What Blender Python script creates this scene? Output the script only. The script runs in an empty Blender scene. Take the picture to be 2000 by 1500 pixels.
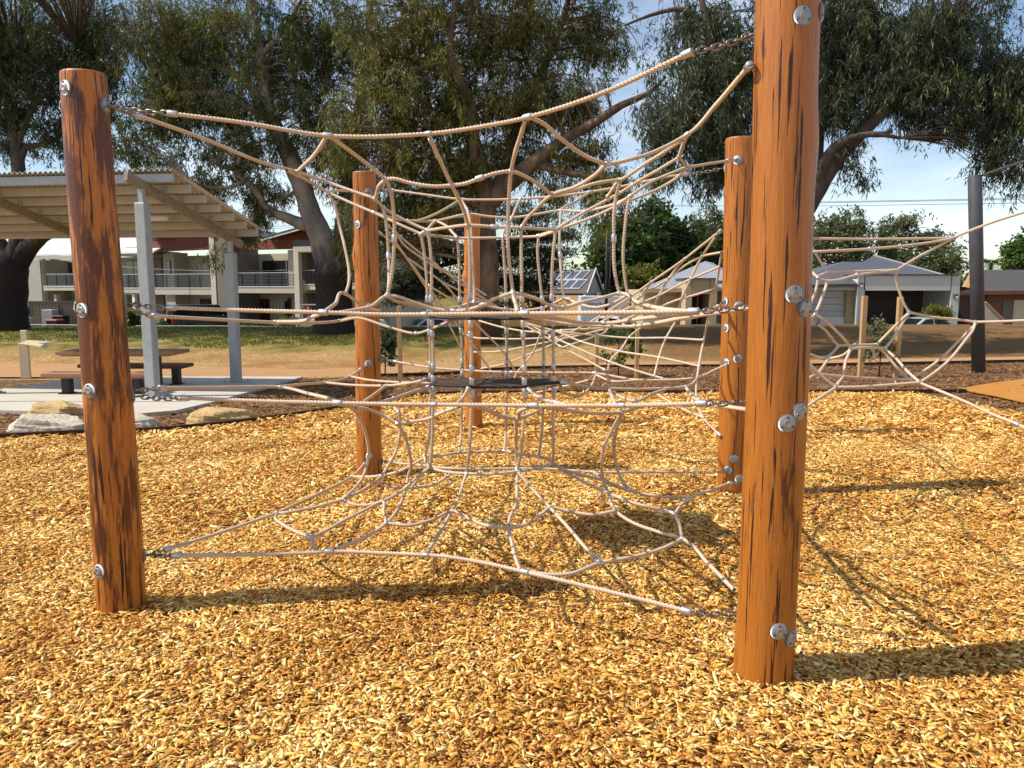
import bpy, math, random
import numpy as np
from mathutils import Vector, Matrix
random.seed(7); rng = np.random.default_rng(11)
RAD = math.radians
C = bpy.context.scene.collection
# ------------------------------------------------------------------ measuring: photo pixel -> place
F = 1500.0; CX = 1000.0; CY = 750.0; TH = RAD(7.2); CAMZ = 1.65
def ray(px, py):
    xc = (px-CX)/F; yc = (CY-py)/F
    return Vector((xc, math.cos(TH)+yc*math.sin(TH), -math.sin(TH)+yc*math.cos(TH)))
def P(px, py, Y):
    d = ray(px, py); return d*(Y/d.y)+Vector((0, 0, CAMZ))
def Pz(px, py, z):
    d = ray(px, py); return d*((z-CAMZ)/d.z)+Vector((0, 0, CAMZ))
def sst(a): a = np.clip(a, 0, 1); return a*a*(3-2*a)
def G(x, y):
    x = np.asarray(x, float); y = np.asarray(y, float)
    zr = np.interp(x, [-30, -14, -4, 6, 12, 40], [-1.3, -1.3, -1.9, -1.9, -1.6, -1.6])
    zc = np.interp(x, [-15, 0, 8, 30], [-.2, -.2, -.04, -.04])
    z = np.where(y < 3.5, 0.0, -.04*(y-3.5))
    z = np.where(y > 24, -.82+(zc+.82)*sst((y-24)/11), z)
    z = np.where(y > 35.5, zc+(zr-zc)*sst((y-35.5)/8), z)
    return z
def g(x, y): return float(G(x, y))
def Pg(px, py):
    d = ray(px, py); o = Vector((0, 0, CAMZ)); t0 = .5; t = .5
    while t < 150:
        p = o+d*t
        if p.z < g(p.x, p.y): break
        t0 = t; t *= 1.03
    for _ in range(40):
        m = (t0+t)/2; p = o+d*m
        if p.z < g(p.x, p.y): t = m
        else: t0 = m
    return o+d*t
def Pax(px, py, base):
    """point on the sight line nearest in plan to the vertical axis through base"""
    d = ray(px, py); h = Vector((d.x, d.y)); b = Vector((base.x, base.y))
    t = h.dot(b)/h.dot(h); return Vector((0, 0, CAMZ))+d*t
# ------------------------------------------------------------------ object helpers
WL = {}
def mesh_np(name, V, Fc, smooth=False):
    V = np.asarray(V, np.float32).reshape(-1, 3)
    me = bpy.data.meshes.new(name)
    if isinstance(Fc, np.ndarray):
        n, k = Fc.shape
        me.vertices.add(len(V)); me.vertices.foreach_set('co', V.ravel())
        me.loops.add(n*k); me.loops.foreach_set('vertex_index', Fc.astype(np.int32).ravel())
        me.polygons.add(n); me.polygons.foreach_set('loop_start', np.arange(0, n*k, k, dtype=np.int32))
        me.update(calc_edges=True)
    else:
        me.from_pydata(V.tolist(), [], Fc); me.update()
    if smooth: me.polygons.foreach_set('use_smooth', np.ones(len(me.polygons), bool))
    return me
def obj(name, V, Fc, mat, parent=None, base=None, smooth=False, attr=None):
    V = np.asarray(V, np.float64).reshape(-1, 3)
    if parent is not None: b = WL[parent]
    else: b = Vector(base) if base is not None else Vector(((V[:, 0].min()+V[:, 0].max())/2, (V[:, 1].min()+V[:, 1].max())/2, V[:, 2].min()))
    me = mesh_np(name, V-np.array(b), Fc, smooth)
    if attr is not None:
        for an, vals in attr.items():
            a = me.attributes.new(an, 'FLOAT', 'POINT'); a.data.foreach_set('value', np.asarray(vals, np.float32))
    me.materials.append(mat)
    o = bpy.data.objects.new(name, me); C.objects.link(o)
    if parent is not None: o.parent = parent
    else: o.location = b
    WL[o] = Vector(b)
    return o
def tag(o, label=None, cat=None, group=None, kind=None):
    if label: o['label'] = label
    if cat: o['category'] = cat
    if group: o['group'] = group
    if kind: o['kind'] = kind
    return o
def thing(name, label, cat, loc, group=None):
    o = bpy.data.objects.new(name, None); C.objects.link(o); o.location = loc
    o.empty_display_size = .2; WL[o] = Vector(loc)
    return tag(o, label, cat, group)
def dup(root, loc, rz=0, label=None, group=None, par=None):
    r = root.copy(); C.objects.link(r)
    if par is not None: r.parent = par
    else:
        r.location = loc; r.rotation_euler = (0, 0, rz)
    if label: r['label'] = label
    if group: r['group'] = group
    for ch in list(root.children): dup(ch, None, par=r)
    return r
class MB:
    def __init__(s): s.v = []; s.f = []
    def add(s, V, Fc):
        n = len(s.v); s.v.extend([tuple(p) for p in V]); s.f.extend([tuple(i+n for i in q) for q in Fc]); return s
    def box(s, a, b):
        (x0, y0, z0), (x1, y1, z1) = a, b
        return s.add([(x0, y0, z0), (x1, y0, z0), (x1, y1, z0), (x0, y1, z0), (x0, y0, z1), (x1, y0, z1), (x1, y1, z1), (x0, y1, z1)],
                     [(0, 3, 2, 1), (4, 5, 6, 7), (0, 1, 5, 4), (1, 2, 6, 5), (2, 3, 7, 6), (3, 0, 4, 7)])
    def bev(s, a, b, e=.01):
        """box with chamfered edges"""
        (x0, y0, z0), (x1, y1, z1) = a, b
        V = []; F = []
        for z, k in ((z0, e), (z0+e, 0), (z1-e, 0), (z1, e)):
            for (x, y) in ((x0+e, y0+k), (x1-e, y0+k), (x1-k, y0+e), (x1-k, y1-e), (x1-e, y1-k), (x0+e, y1-k), (x0+k, y1-e), (x0+k, y0+e)): V.append((x, y, z))
        for r in range(3):
            for i in range(8): F.append((r*8+i, r*8+(i+1) % 8, r*8+8+(i+1) % 8, r*8+8+i))
        F.append(tuple(range(7, -1, -1))); F.append(tuple(range(24, 32)))
        return s.add(V, F)
    def prism(s, poly, vec):
        n = len(poly); vec = Vector(vec); P0 = [Vector(p) for p in poly]
        V = P0+[p+vec for p in P0]
        F = [tuple(range(n-1, -1, -1)), tuple(range(n, 2*n))]+[(i, (i+1) % n, n+(i+1) % n, n+i) for i in range(n)]
        return s.add(V, F)
    def beam(s, a, b, w, h, up=(0, 0, 1)):
        a = Vector(a); b = Vector(b); t = (b-a).normalized(); u = t.cross(Vector(up)).normalized(); k = u.cross(t)
        u = u*(w/2); k = k*(h/2)
        return s.add([a-u-k, a+u-k, a+u+k, a-u+k, b-u-k, b+u-k, b+u+k, b-u+k],
                     [(0, 1, 2, 3), (7, 6, 5, 4), (0, 4, 5, 1), (1, 5, 6, 2), (2, 6, 7, 3), (3, 7, 4, 0)])
    def tube(s, path, r, n=8, cap=True):
        p = [Vector(q) for q in path]; m = len(p)
        rr = r if hasattr(r, '__len__') else [r]*m
        t0 = (p[1]-p[0]).normalized()
        ref = Vector((0, 0, 1)) if abs(t0.z) < .9 else Vector((1, 0, 0))
        u = (ref-t0*ref.dot(t0)).normalized(); V = []; F = []
        for i in range(m):
            t = (p[min(i+1, m-1)]-p[max(i-1, 0)]).normalized()
            u = (u-t*u.dot(t)).normalized(); w = t.cross(u)
            for k in range(n):
                a = 2*math.pi*k/n; V.append(p[i]+(u*math.cos(a)+w*math.sin(a))*rr[i])
        for i in range(m-1):
            for k in range(n): F.append((i*n+k, i*n+(k+1) % n, (i+1)*n+(k+1) % n, (i+1)*n+k))
        if cap: F.append(tuple(range(n-1, -1, -1))); F.append(tuple(range((m-1)*n, m*n)))
        return s.add(V, F)
    def lathe(s, o, ax, prof, n=16):
        """prof: (distance along axis, radius)"""
        o = Vector(o); ax = Vector(ax).normalized()
        ref = Vector((0, 0, 1)) if abs(ax.z) < .9 else Vector((1, 0, 0))
        u = (ref-ax*ref.dot(ax)).normalized(); w = ax.cross(u); V = []; F = []
        for (d, r) in prof:
            for k in range(n):
                a = 2*math.pi*k/n; V.append(o+ax*d+(u*math.cos(a)+w*math.sin(a))*r)
        for i in range(len(prof)-1):
            for k in range(n): F.append((i*n+k, i*n+(k+1) % n, (i+1)*n+(k+1) % n, (i+1)*n+k))
        F.append(tuple(range(n-1, -1, -1))); F.append(tuple(range((len(prof)-1)*n, len(prof)*n)))
        return s.add(V, F)
    def sphere(s, o, r, sz=1, n=14, m=9):
        return s.lathe(Vector(o)-Vector((0, 0, r*sz)), (0, 0, 1), [(r*sz*(1-math.cos(math.pi*i/m)), max(1e-4, r*math.sin(math.pi*i/m))) for i in range(m+1)], n)
    def xf(s, M):
        s.v = [tuple(M @ Vector(v)) for v in s.v]; return s
    def out(s, name, mat, parent=None, base=None, smooth=False):
        return obj(name, s.v, s.f, mat, parent, base, smooth)
def catmull(pts, step):
    p = [Vector(q) for q in pts]; o = []
    for i in range(len(p)-1):
        a = p[i-1] if i else p[0]*2-p[1]; b = p[i]; c = p[i+1]; d = p[i+2] if i+2 < len(p) else p[-1]*2-p[-2]
        L = (c-b).length; n = max(2, int(L/step))
        # centripetal-ish tangents keep uneven spacing from overshooting
        la = max(1e-4, (b-a).length); ld = max(1e-4, (d-c).length)
        m1 = ((b-a)/la+(c-b)/max(L, 1e-4))*.5*L; m2 = ((c-b)/max(L, 1e-4)+(d-c)/ld)*.5*L
        for k in range(n):
            t = k/n; t2 = t*t; t3 = t2*t
            o.append(b*(2*t3-3*t2+1)+m1*(t3-2*t2+t)+c*(-2*t3+3*t2)+m2*(t3-t2))
    o.append(p[-1]); return o
# ------------------------------------------------------------------ materials
class NT:
    def __init__(s, name):
        s.m = bpy.data.materials.new(name); s.m.use_nodes = True; s.t = s.m.node_tree; s.t.nodes.clear()
        s.o = s.n('ShaderNodeOutputMaterial'); s.b = s.n('ShaderNodeBsdfPrincipled'); s.l(s.b.outputs[0], s.o.inputs[0])
    def n(s, ty, **k):
        x = s.t.nodes.new(ty)
        for a, b in k.items():
            if a.startswith('i_'):
                key = a[2:]; key = int(key) if key.isdigit() else key.replace('_', ' ')
                x.inputs[key].default_value = b
            else: setattr(x, a, b)
        return x
    def l(s, a, b): s.t.links.new(a, b)
    def coord(s, scale=(1, 1, 1), kind='Object'):
        tc = s.n('ShaderNodeTexCoord'); mp = s.n('ShaderNodeMapping'); mp.inputs['Scale'].default_value = scale
        s.l(tc.outputs[kind], mp.inputs[0]); return mp.outputs[0]
    def noise(s, vec, scale, detail=6, rough=.6):
        x = s.n('ShaderNodeTexNoise', i_Scale=scale, i_Detail=detail, i_Roughness=rough); s.l(vec, x.inputs['Vector']); return x.outputs[0]
    def ramp(s, fac, stops, interp='LINEAR'):
        x = s.n('ShaderNodeValToRGB'); x.color_ramp.interpolation = interp; e = x.color_ramp.elements
        while len(e) < len(stops): e.new(.5)
        for i, (p, c) in enumerate(stops):
            e[i].position = p; e[i].color = (*c, 1) if hasattr(c, '__len__') else (c, c, c, 1)
        s.l(fac, x.inputs[0]); return x.outputs[0]
    def mix(s, fac, a, b, mode='MIX'):
        x = s.n('ShaderNodeMix', data_type='RGBA', blend_type=mode)
        for k, v in ((0, fac), (6, a), (7, b)):
            if hasattr(v, 'is_linked') or isinstance(v, bpy.types.NodeSocket): s.l(v, x.inputs[k])
            elif k == 0: x.inputs[0].default_value = v
            else: x.inputs[k].default_value = (*v, 1)
        return x.outputs[2]
    def bump(s, h, strength=.3, dist=.02):
        x = s.n('ShaderNodeBump', i_Strength=strength, i_Distance=dist); s.l(h, x.inputs['Height']); s.l(x.outputs[0], s.b.inputs['Normal'])
    def col(s, v):
        if isinstance(v, bpy.types.NodeSocket): s.l(v, s.b.inputs['Base Color'])
        else: s.b.inputs['Base Color'].default_value = (*v, 1)
        return s
    def pr(s, rough=.6, metal=0, spec=.5):
        s.b.inputs['Roughness'].default_value = rough; s.b.inputs['Metallic'].default_value = metal
        s.b.inputs['Specular IOR Level'].default_value = spec; return s
MC = {}
def pm(name, c1, c2=None, scale=6, rough=.65, metal=0, bump=.15, stretch=(1, 1, 1), dist=.01, spec=.4):
    if name in MC: return MC[name]
    c2 = c2 or tuple(x*.72 for x in c1)
    k = NT(name); v = k.coord(stretch); f = k.noise(v, scale); f2 = k.noise(v, scale*7, 4)
    k.col(k.mix(.35, k.mix(k.ramp(f, [(.3, 0), (.7, 1)]), c2, c1), k.mix(f2, c2, c1))); k.pr(rough, metal, spec)
    if bump: k.bump(f2, bump, dist)
    MC[name] = k.m; return k.m
# ------------------------------------------------------------------ special materials
def wood_post(name, stain, seed, dark=(.060, .016, .004), tint=1.0):
    k = NT(name); v = k.coord((1, 1, 1))
    mp = k.n('ShaderNodeMapping'); mp.inputs['Location'].default_value = (seed*3.1, seed*1.7, seed*2.3); k.l(v, mp.inputs[0]); v = mp.outputs[0]
    def st(sc):
        m = k.n('ShaderNodeMapping'); m.inputs['Scale'].default_value = sc; k.l(v, m.inputs[0]); return m.outputs[0]
    grain = k.noise(st((26, 26, 1.0)), 3.0, 8, .65)
    fine = k.noise(st((60, 60, 2.2)), 4.0, 5, .7)
    patch = k.noise(st((3.2, 3.2, .8)), 2.4, 5, .55)
    streak = k.noise(st((9, 9, 1.15)), 2.2, 8, .66)
    base = k.ramp(grain, [(.25, (.24*tint, .062*tint, .008*tint)), (.5, (.50*tint, .150*tint, .013*tint)), (.75, (.70*tint, .265*tint, .030*tint))])
    base = k.mix(k.ramp(patch, [(.36, 0), (.66, .7)]), base, (.50*tint, .17*tint, .02*tint))
    base = k.mix(.42, base, k.ramp(fine, [(.32, (.13, .032, .006)), (.68, (.66*tint, .25*tint, .036*tint))]))
    mm = k.n('ShaderNodeMath', operation='MULTIPLY_ADD'); mm.inputs[1].default_value = .55; k.l(patch, mm.inputs[0]); k.l(streak, mm.inputs[2])
    sf = k.ramp(mm.outputs[0], [(1.02-stain*.30, 0), (1.07-stain*.26, 1)])
    base = k.mix(sf, base, k.mix(fine, dark, tuple(c*2.6 for c in dark)))
    crk = k.ramp(k.noise(st((40, 40, 1.1)), 1.6, 3, .5), [(.375, 1), (.395, 0)])
    base = k.mix(crk, base, (.03, .008, .003))
    k.col(base); k.pr(.42, 0, .45)
    h = k.n('ShaderNodeMath', operation='SUBTRACT'); k.l(grain, h.inputs[0]); k.l(crk, h.inputs[1]); k.bump(h.outputs[0], .45, .006)
    return k.m
def chip_mat(name, stops, rough=.75):
    k = NT(name); a = k.n('ShaderNodeAttribute', attribute_name='tint')
    c = k.ramp(a.outputs['Fac'], stops); f = k.noise(k.coord((1, 1, 1)), 60, 3)
    k.col(k.mix(.4, c, k.mix(f, (.10, .04, .012), (.95, .72, .38)), 'OVERLAY')); k.pr(rough, 0, .25); return k.m
CHIPS = [(0, (.14, .046, .008)), (.24, (.42, .185, .034)), (.50, (.68, .38, .088)), (.76, (.84, .60, .21)), (1, (.92, .77, .46))]
M_chip = chip_mat('wood_chip', CHIPS)
M_bedchip = chip_mat('bed_chip', [(0, (.06, .022, .008)), (.4, (.19, .085, .03)), (.8, (.40, .22, .09)), (1, (.66, .44, .24))])
def leaf_mat(name, dark, light, gold, trans=.35):
    k = NT(name); a = k.n('ShaderNodeAttribute', attribute_name='tint')
    c = k.ramp(a.outputs['Fac'], [(0, dark), (.62, light), (1, gold)])
    k.col(c); k.pr(.5, 0, .35)
    tr = k.n('ShaderNodeBsdfTranslucent'); k.l(k.mix(.5, c, (.25, .27, .03)), tr.inputs[0])
    mx = k.n('ShaderNodeMixShader'); mx.inputs[0].default_value = trans
    k.l(k.b.outputs[0], mx.inputs[1]); k.l(tr.outputs[0], mx.inputs[2]); k.l(mx.outputs[0], k.o.inputs[0]); return k.m
M_leaf = leaf_mat('gum_leaf', (.026, .038, .014), (.115, .135, .040), (.42, .38, .11))
M_leafdark = leaf_mat('dark_gum_leaf', (.018, .030, .022), (.058, .080, .040), (.22, .21, .06), .22)
M_leafgold = leaf_mat('olive_gum_leaf', (.034, .042, .012), (.165, .160, .040), (.44, .38, .10))
M_needle = leaf_mat('cedar_needle', (.016, .028, .014), (.05, .075, .034), (.14, .16, .08), .12)
M_broad = leaf_mat('broad_leaf', (.014, .040, .010), (.040, .095, .022), (.12, .17, .04), .3)
M_pale = leaf_mat('pale_gum_leaf', (.050, .072, .032), (.12, .15, .062), (.28, .27, .10), .3)
M_yell = leaf_mat('yellow_leaf', (.08, .10, .015), (.19, .19, .03), (.40, .34, .06), .35)
def bark(name, c1, c2, stock=None, zs=2.0):
    k = NT(name); v = k.coord((1, 1, .35)); f = k.noise(v, 2.2, 8, .65); f2 = k.noise(v, 9, 6, .7)
    c = k.mix(k.ramp(f, [(.35, 0), (.65, 1)]), c2, c1)
    if stock:
        tc = k.n('ShaderNodeTexCoord'); sx = k.n('ShaderNodeSeparateXYZ'); k.l(tc.outputs['Object'], sx.inputs[0])
        ma = k.n('ShaderNodeMath', operation='MULTIPLY_ADD'); ma.inputs[1].default_value = 1.6; k.l(f, ma.inputs[0]); k.l(sx.outputs[2], ma.inputs[2])
        mr = k.n('ShaderNodeMapRange'); mr.inputs[1].default_value = zs; mr.inputs[2].default_value = zs+1.3; k.l(ma.outputs[0], mr.inputs[0])
        c = k.mix(mr.outputs[0], k.mix(f2, stock, tuple(x*3.5 for x in stock)), c)
    k.col(c); k.pr(.85, 0, .2); k.bump(f2, .7, .05); return k.m
M_gum = bark('gum_bark', (.36, .31, .27), (.17, .145, .13), (.016, .012, .010), 3.3)
M_gumb = bark('brown_gum_bark', (.25, .17, .11), (.07, .045, .03), (.035, .02, .012), 1.2)
M_darkbark = bark('dark_bark', (.13, .105, .085), (.05, .04, .033), (.010, .008, .007), 4.0)
# metals, fabric and building stuff
M_steel = pm('cap_steel', (.40, .395, .385), (.29, .285, .28), 30, .48, .75, .1)
M_bolt = pm('bolt_steel', (.30, .28, .25), (.12, .10, .08), 40, .4, .9, .1)
M_alu = pm('clamp_alloy', (.62, .62, .64), (.46, .46, .48), 25, .42, .85, .1)
M_chain = pm('chain_steel', (.40, .37, .34), (.22, .19, .17), 40, .38, .9, .1)
M_hammock = pm('brown_rubber_sheet', (.085, .055, .035), (.05, .033, .022), 20, .7, 0, .2)
M_rubber = pm('black_rubber', (.018, .017, .018), (.01, .01, .01), 20, .55, 0, .2)
def rope_mat():
    k = NT('rope_fibre'); v = k.coord((1, 1, 1)); f = k.noise(v, 9, 5); f2 = k.noise(v, 260, 3, .7)
    c = k.mix(k.ramp(f, [(.3, 0), (.7, 1)]), (.50, .38, .275), (.64, .52, .41))
    k.col(k.mix(.35, c, k.mix(f2, (.42, .27, .165), (.84, .69, .52)))); k.pr(.7, 0, .25); k.bump(f2, .3, .002); return k.m
M_rope = rope_mat()
M_galv = pm('galvanised_steel', (.43, .45, .45), (.32, .335, .34), 7, .5, .35, .05)
M_beige = pm('beige_painted_steel', (.56, .51, .42), (.46, .42, .34), 3, .55, 0, .04)
M_grime = pm('weathered_beam', (.36, .29, .19), (.17, .13, .085), 9, .65, 0, .1)
M_white = pm('white_paint', (.80, .80, .78), (.70, .70, .68), 3, .5, 0, .03)
M_mast = pm('mast_paint', (.085, .088, .10), (.055, .057, .065), 5, .48, 0, .04)
M_blackm = pm('black_metal', (.02, .02, .022), None, 10, .5, 0, .05)
M_slat = pm('bench_timber', (.40, .215, .115), (.24, .115, .055), 5, .6, 0, .3, (1, 8, 8))
M_slatdk = pm('dark_timber', (.17, .085, .05), (.09, .04, .022), 5, .6, 0, .3, (1, 8, 8))
M_leg = pm('bench_leg_paint', (.035, .022, .018), None, 8, .5, 0, .05)
M_conc = pm('pale_concrete', (.58, .54, .45), (.45, .41, .34), 2.2, .85, 0, .15, (1, 1, 1), .004)
M_cream = pm('cream_sign_metal', (.70, .58, .38), (.58, .46, .29), 3, .45, 0, .05)
M_timber = pm('stake_timber', (.56, .36, .17), (.38, .22, .09), 5, .75, 0, .3, (8, 8, 1))
M_sand = pm('yellow_sandstone', (.68, .50, .24), (.40, .22, .075), 3.2, .9, 0, .8, (1, 1, 2.2), .05)
M_sandp = pm('pale_sandstone', (.66, .60, .48), (.47, .40, .30), 3.2, .9, 0, .8, (1, 1, 2.2), .05)
M_edge = pm('edging_timber', (.055, .028, .016), (.03, .014, .008), 6, .8, 0, .3)
M_render = pm('cream_render', (.49, .44, .34), (.41, .37, .29), 1.2, .85, 0, .06)
M_renderg = pm('grey_render', (.38, .37, .32), (.33, .32, .28), 1.2, .85, 0, .06)
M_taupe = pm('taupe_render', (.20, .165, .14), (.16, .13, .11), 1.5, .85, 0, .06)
M_block = pm('blockwork', (.54, .49, .41), (.46, .41, .34), 2, .85, 0, .1)
M_white2 = pm('roof_white', (.80, .80, .79), (.72, .72, .71), 1.0, .4, .0, .03)
M_dkroof = pm('dark_flashing', (.07, .07, .08), None, 3, .5, 0, .05)
M_garage = pm('maroon_door', (.075, .02, .016), (.05, .014, .011), 3, .6, 0, .05)
M_fence = pm('brown_fence_steel', (.185, .13, .095), (.14, .10, .07), 2, .55, 0, .04)
M_grey = pm('grey_paint', (.42, .42, .42), (.36, .36, .36), 3, .5, 0, .05)
M_red = pm('red_plastic', (.50, .03, .035), (.40, .025, .03), 3, .45, 0, .03)
M_green = pm('green_plastic', (.10, .16, .07), (.08, .13, .05), 3, .5, 0, .03)
M_carw = pm('white_car_paint', (.74, .75, .76), (.70, .71, .72), 1, .22, 0, 0, spec=.6)
M_cars = pm('silver_car_paint', (.52, .52, .53), (.46, .46, .47), 1, .25, .3, 0, spec=.6)
M_carg = pm('dark_green_car_paint', (.012, .028, .022), (.01, .02, .017), 1, .2, 0, 0, spec=.6)
M_tyre = pm('tyre_rubber', (.02, .02, .02), None, 10, .8, 0, .1)
M_rim = pm('wheel_alloy', (.55, .55, .56), None, 10, .35, .7, 0)
M_trim = pm('black_trim', (.03, .03, .03), None, 10, .55, 0, 0)
M_tail = pm('red_lens', (.45, .012, .012), None, 10, .2, 0, 0, spec=.6)
M_ochre = pm('ochre_render', (.50, .31, .13), (.40, .24, .10), 1.5, .85, 0, .06)
M_tan = pm('tan_render', (.52, .42, .27), (.45, .36, .23), 1.5, .85, 0, .06)
M_tand = pm('tan_door', (.46, .35, .22), (.41, .31, .19), 1.5, .7, 0, .04)
M_sage = pm('pale_sage_render', (.58, .58, .53), (.52, .52, .48), 1.5, .85, 0, .05)
M_dooor = pm('grey_roller_door', (.44, .425, .39), (.40, .385, .36), 1.5, .6, 0, .04)
M_cowl = pm('dark_recess_wall', (.085, .065, .055), (.05, .04, .034), 2.5, .75, 0, .15, (10, 10, 1))  # dark streaked tone for the recessed walls
M_pinkb = pm('red_gutter_paint', (.24, .075, .055), None, 3, .6, 0, .04)
M_barkw = pm('pale_fence_sheet', (.56, .47, .36), None, 2, .6, 0, .04)
def glass_mat():
    k = NT('window_glass'); k.col((.012, .014, .016)); k.pr(.06, 0, .8); return k.m
M_glass = glass_mat()
def brick(name, a, b, mortar, scale=1.0):
    k = NT(name); v = k.n('ShaderNodeTexCoord'); sx = k.n('ShaderNodeSeparateXYZ'); k.l(v.outputs['Object'], sx.inputs[0])
    s = k.n('ShaderNodeMath', operation='ADD'); k.l(sx.outputs[0], s.inputs[0]); k.l(sx.outputs[1], s.inputs[1])
    cb = k.n('ShaderNodeCombineXYZ'); k.l(s.outputs[0], cb.inputs[0]); k.l(sx.outputs[2], cb.inputs[1])
    x = k.n('ShaderNodeTexBrick', i_Scale=scale); k.l(cb.outputs[0], x.inputs[0])
    x.inputs['Color1'].default_value = (*a, 1); x.inputs['Color2'].default_value = (*b, 1); x.inputs['Mortar'].default_value = (*mortar, 1)
    x.inputs['Brick Width'].default_value = .24; x.inputs['Row Height'].default_value = .086; x.inputs['Mortar Size'].default_value = .008
    k.col(x.outputs[0]); k.pr(.85, 0, .2); k.bump(x.outputs[1], -.3, .01); return k.m
M_brickr = brick('red_brick', (.22, .055, .04), (.17, .04, .03), (.20, .13, .11))
M_bricko = brick('orange_brick', (.27, .085, .05), (.20, .06, .035), (.22, .16, .12))
M_brickp = brick('tan_brick', (.40, .31, .17), (.32, .25, .14), (.20, .16, .11))
def ribs(name, c1, c2, per, axis=0, horiz=False):
    """ribbed sheet or lapped boards: a wave along one object axis"""
    k = NT(name); v = k.n('ShaderNodeTexCoord'); sx = k.n('ShaderNodeSeparateXYZ'); k.l(v.outputs['Object'], sx.inputs[0])
    m = k.n('ShaderNodeMath', operation='MULTIPLY'); m.inputs[1].default_value = 1/per; k.l(sx.outputs[axis], m.inputs[0])
    fr = k.n('ShaderNodeMath', operation='FRACT'); k.l(m.outputs[0], fr.inputs[0])
    f = k.ramp(fr.outputs[0], [(0, 0), (.12, 1), (.8, .8), (1, 0)])
    nz = k.noise(k.coord((1, 1, 1)), 1.5, 4)
    k.col(k.mix(.25, k.mix(f, c2, c1), k.mix(nz, c2, c1))); k.pr(.55, 0, .35); k.bump(f, .8, .03); return k.m
M_ribg = ribs('ribbed_grey_roof', (.36, .38, .42), (.17, .18, .21), .19)
M_ribd = ribs('ribbed_charcoal_roof', (.115, .12, .145), (.045, .047, .06), .19)
M_tile = ribs('charcoal_roof_tiles', (.105, .092, .082), (.03, .026, .024), .33, 1)
M_board = ribs('white_weatherboard', (.72, .73, .74), (.40, .42, .45), .19, 2)
M_vboard = ribs('fence_ribs', (.20, .14, .105), (.12, .085, .06), .2)
def panel_mat():
    k = NT('solar_cells'); v = k.n('ShaderNodeTexCoord'); x = k.n('ShaderNodeTexBrick', i_Scale=1.0, offset=0.0); k.l(v.outputs['Object'], x.inputs[0])
    x.inputs['Color1'].default_value = (.016, .018, .034, 1); x.inputs['Color2'].default_value = (.02, .022, .04, 1); x.inputs['Mortar'].default_value = (.16, .17, .2, 1)
    x.inputs['Brick Width'].default_value = .16; x.inputs['Row Height'].default_value = .16; x.inputs['Mortar Size'].default_value = .008
    k.col(x.outputs[0]); k.pr(.18, 0, .6); return k.m
M_solar = panel_mat()
# ground: straw-like mulch, worn lawn, compacted soil
def ground_mat():
    k = NT('park_ground'); tc = k.n('ShaderNodeTexCoord'); v = tc.outputs['Object']
    vo = k.n('ShaderNodeTexVoronoi', i_Scale=22.0); mp = k.n('ShaderNodeMapping'); mp.inputs['Scale'].default_value = (.55, 1.3, 1); k.l(v, mp.inputs[0]); k.l(mp.outputs[0], vo.inputs[0])
    sx = k.n('ShaderNodeSeparateColor'); k.l(vo.outputs['Color'], sx.inputs[0])
    n1 = k.noise(v, .45, 6); n2 = k.noise(v, 14, 5, .7); n3 = k.noise(v, .16, 3)
    straw = k.ramp(sx.outputs[0], [(0, (.115, .05, .014)), (.35, (.34, .185, .06)), (.75, (.58, .38, .15)), (1, (.78, .60, .32))])
    straw = k.mix(.4, straw, k.mix(n2, (.20, .10, .03), (.62, .42, .18)))
    soil = k.mix(n2, (.17, .07, .022), (.42, .21, .075))
    c = k.mix(k.ramp(n1, [(.44, 0), (.66, .8)]), straw, soil)
    grass = k.mix(k.ramp(k.noise(v, 1.1, 5, .7), [(.38, 0), (.62, 1)]), k.mix(n2, (.03, .058, .008), (.12, .13, .022)), k.mix(n2, (.20, .16, .035), (.46, .35, .12)))
    sp = k.n('ShaderNodeSeparateXYZ'); k.l(v, sp.inputs[0])
    def mr(s, a, b):
        x = k.n('ShaderNodeMapRange', interpolation_type='SMOOTHSTEP'); x.inputs[1].default_value = a; x.inputs[2].default_value = b; k.l(s, x.inputs[0]); return x.outputs[0]
    def mul(a, b):
        x = k.n('ShaderNodeMath', operation='MULTIPLY'); k.l(a, x.inputs[0]); k.l(b, x.inputs[1]); return x.outputs[0]
    yn = k.n('ShaderNodeMath', operation='MULTIPLY_ADD'); yn.inputs[1].default_value = 5.0; k.l(n1, yn.inputs[0]); k.l(sp.outputs[1], yn.inputs[2])
    gm = mul(mr(yn.outputs[0], 28.5, 32.5), mr(sp.outputs[0], 5.0, -2.0))
    gm = mul(gm, k.ramp(k.noise(v, 5, 6, .75), [(.28, .55), (.5, 1)]))
    c = k.mix(gm, c, grass)
    bm = mul(mr(sp.outputs[0], 3.0, 6.0), mr(sp.outputs[1], 24.5, 27.0))
    c = k.mix(mul(bm, k.ramp(n1, [(.3, .9), (.7, .45)])), c, k.mix(n2, (.05, .024, .010), (.17, .088, .034)))  # bark tone on the mound, darkened further to paint in tree shade
    k.col(c); k.pr(.95, 0, .1); k.bump(k.mix(.5, sx.outputs[0], n2), .9, .06); return k.m
M_ground = ground_mat()
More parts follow.
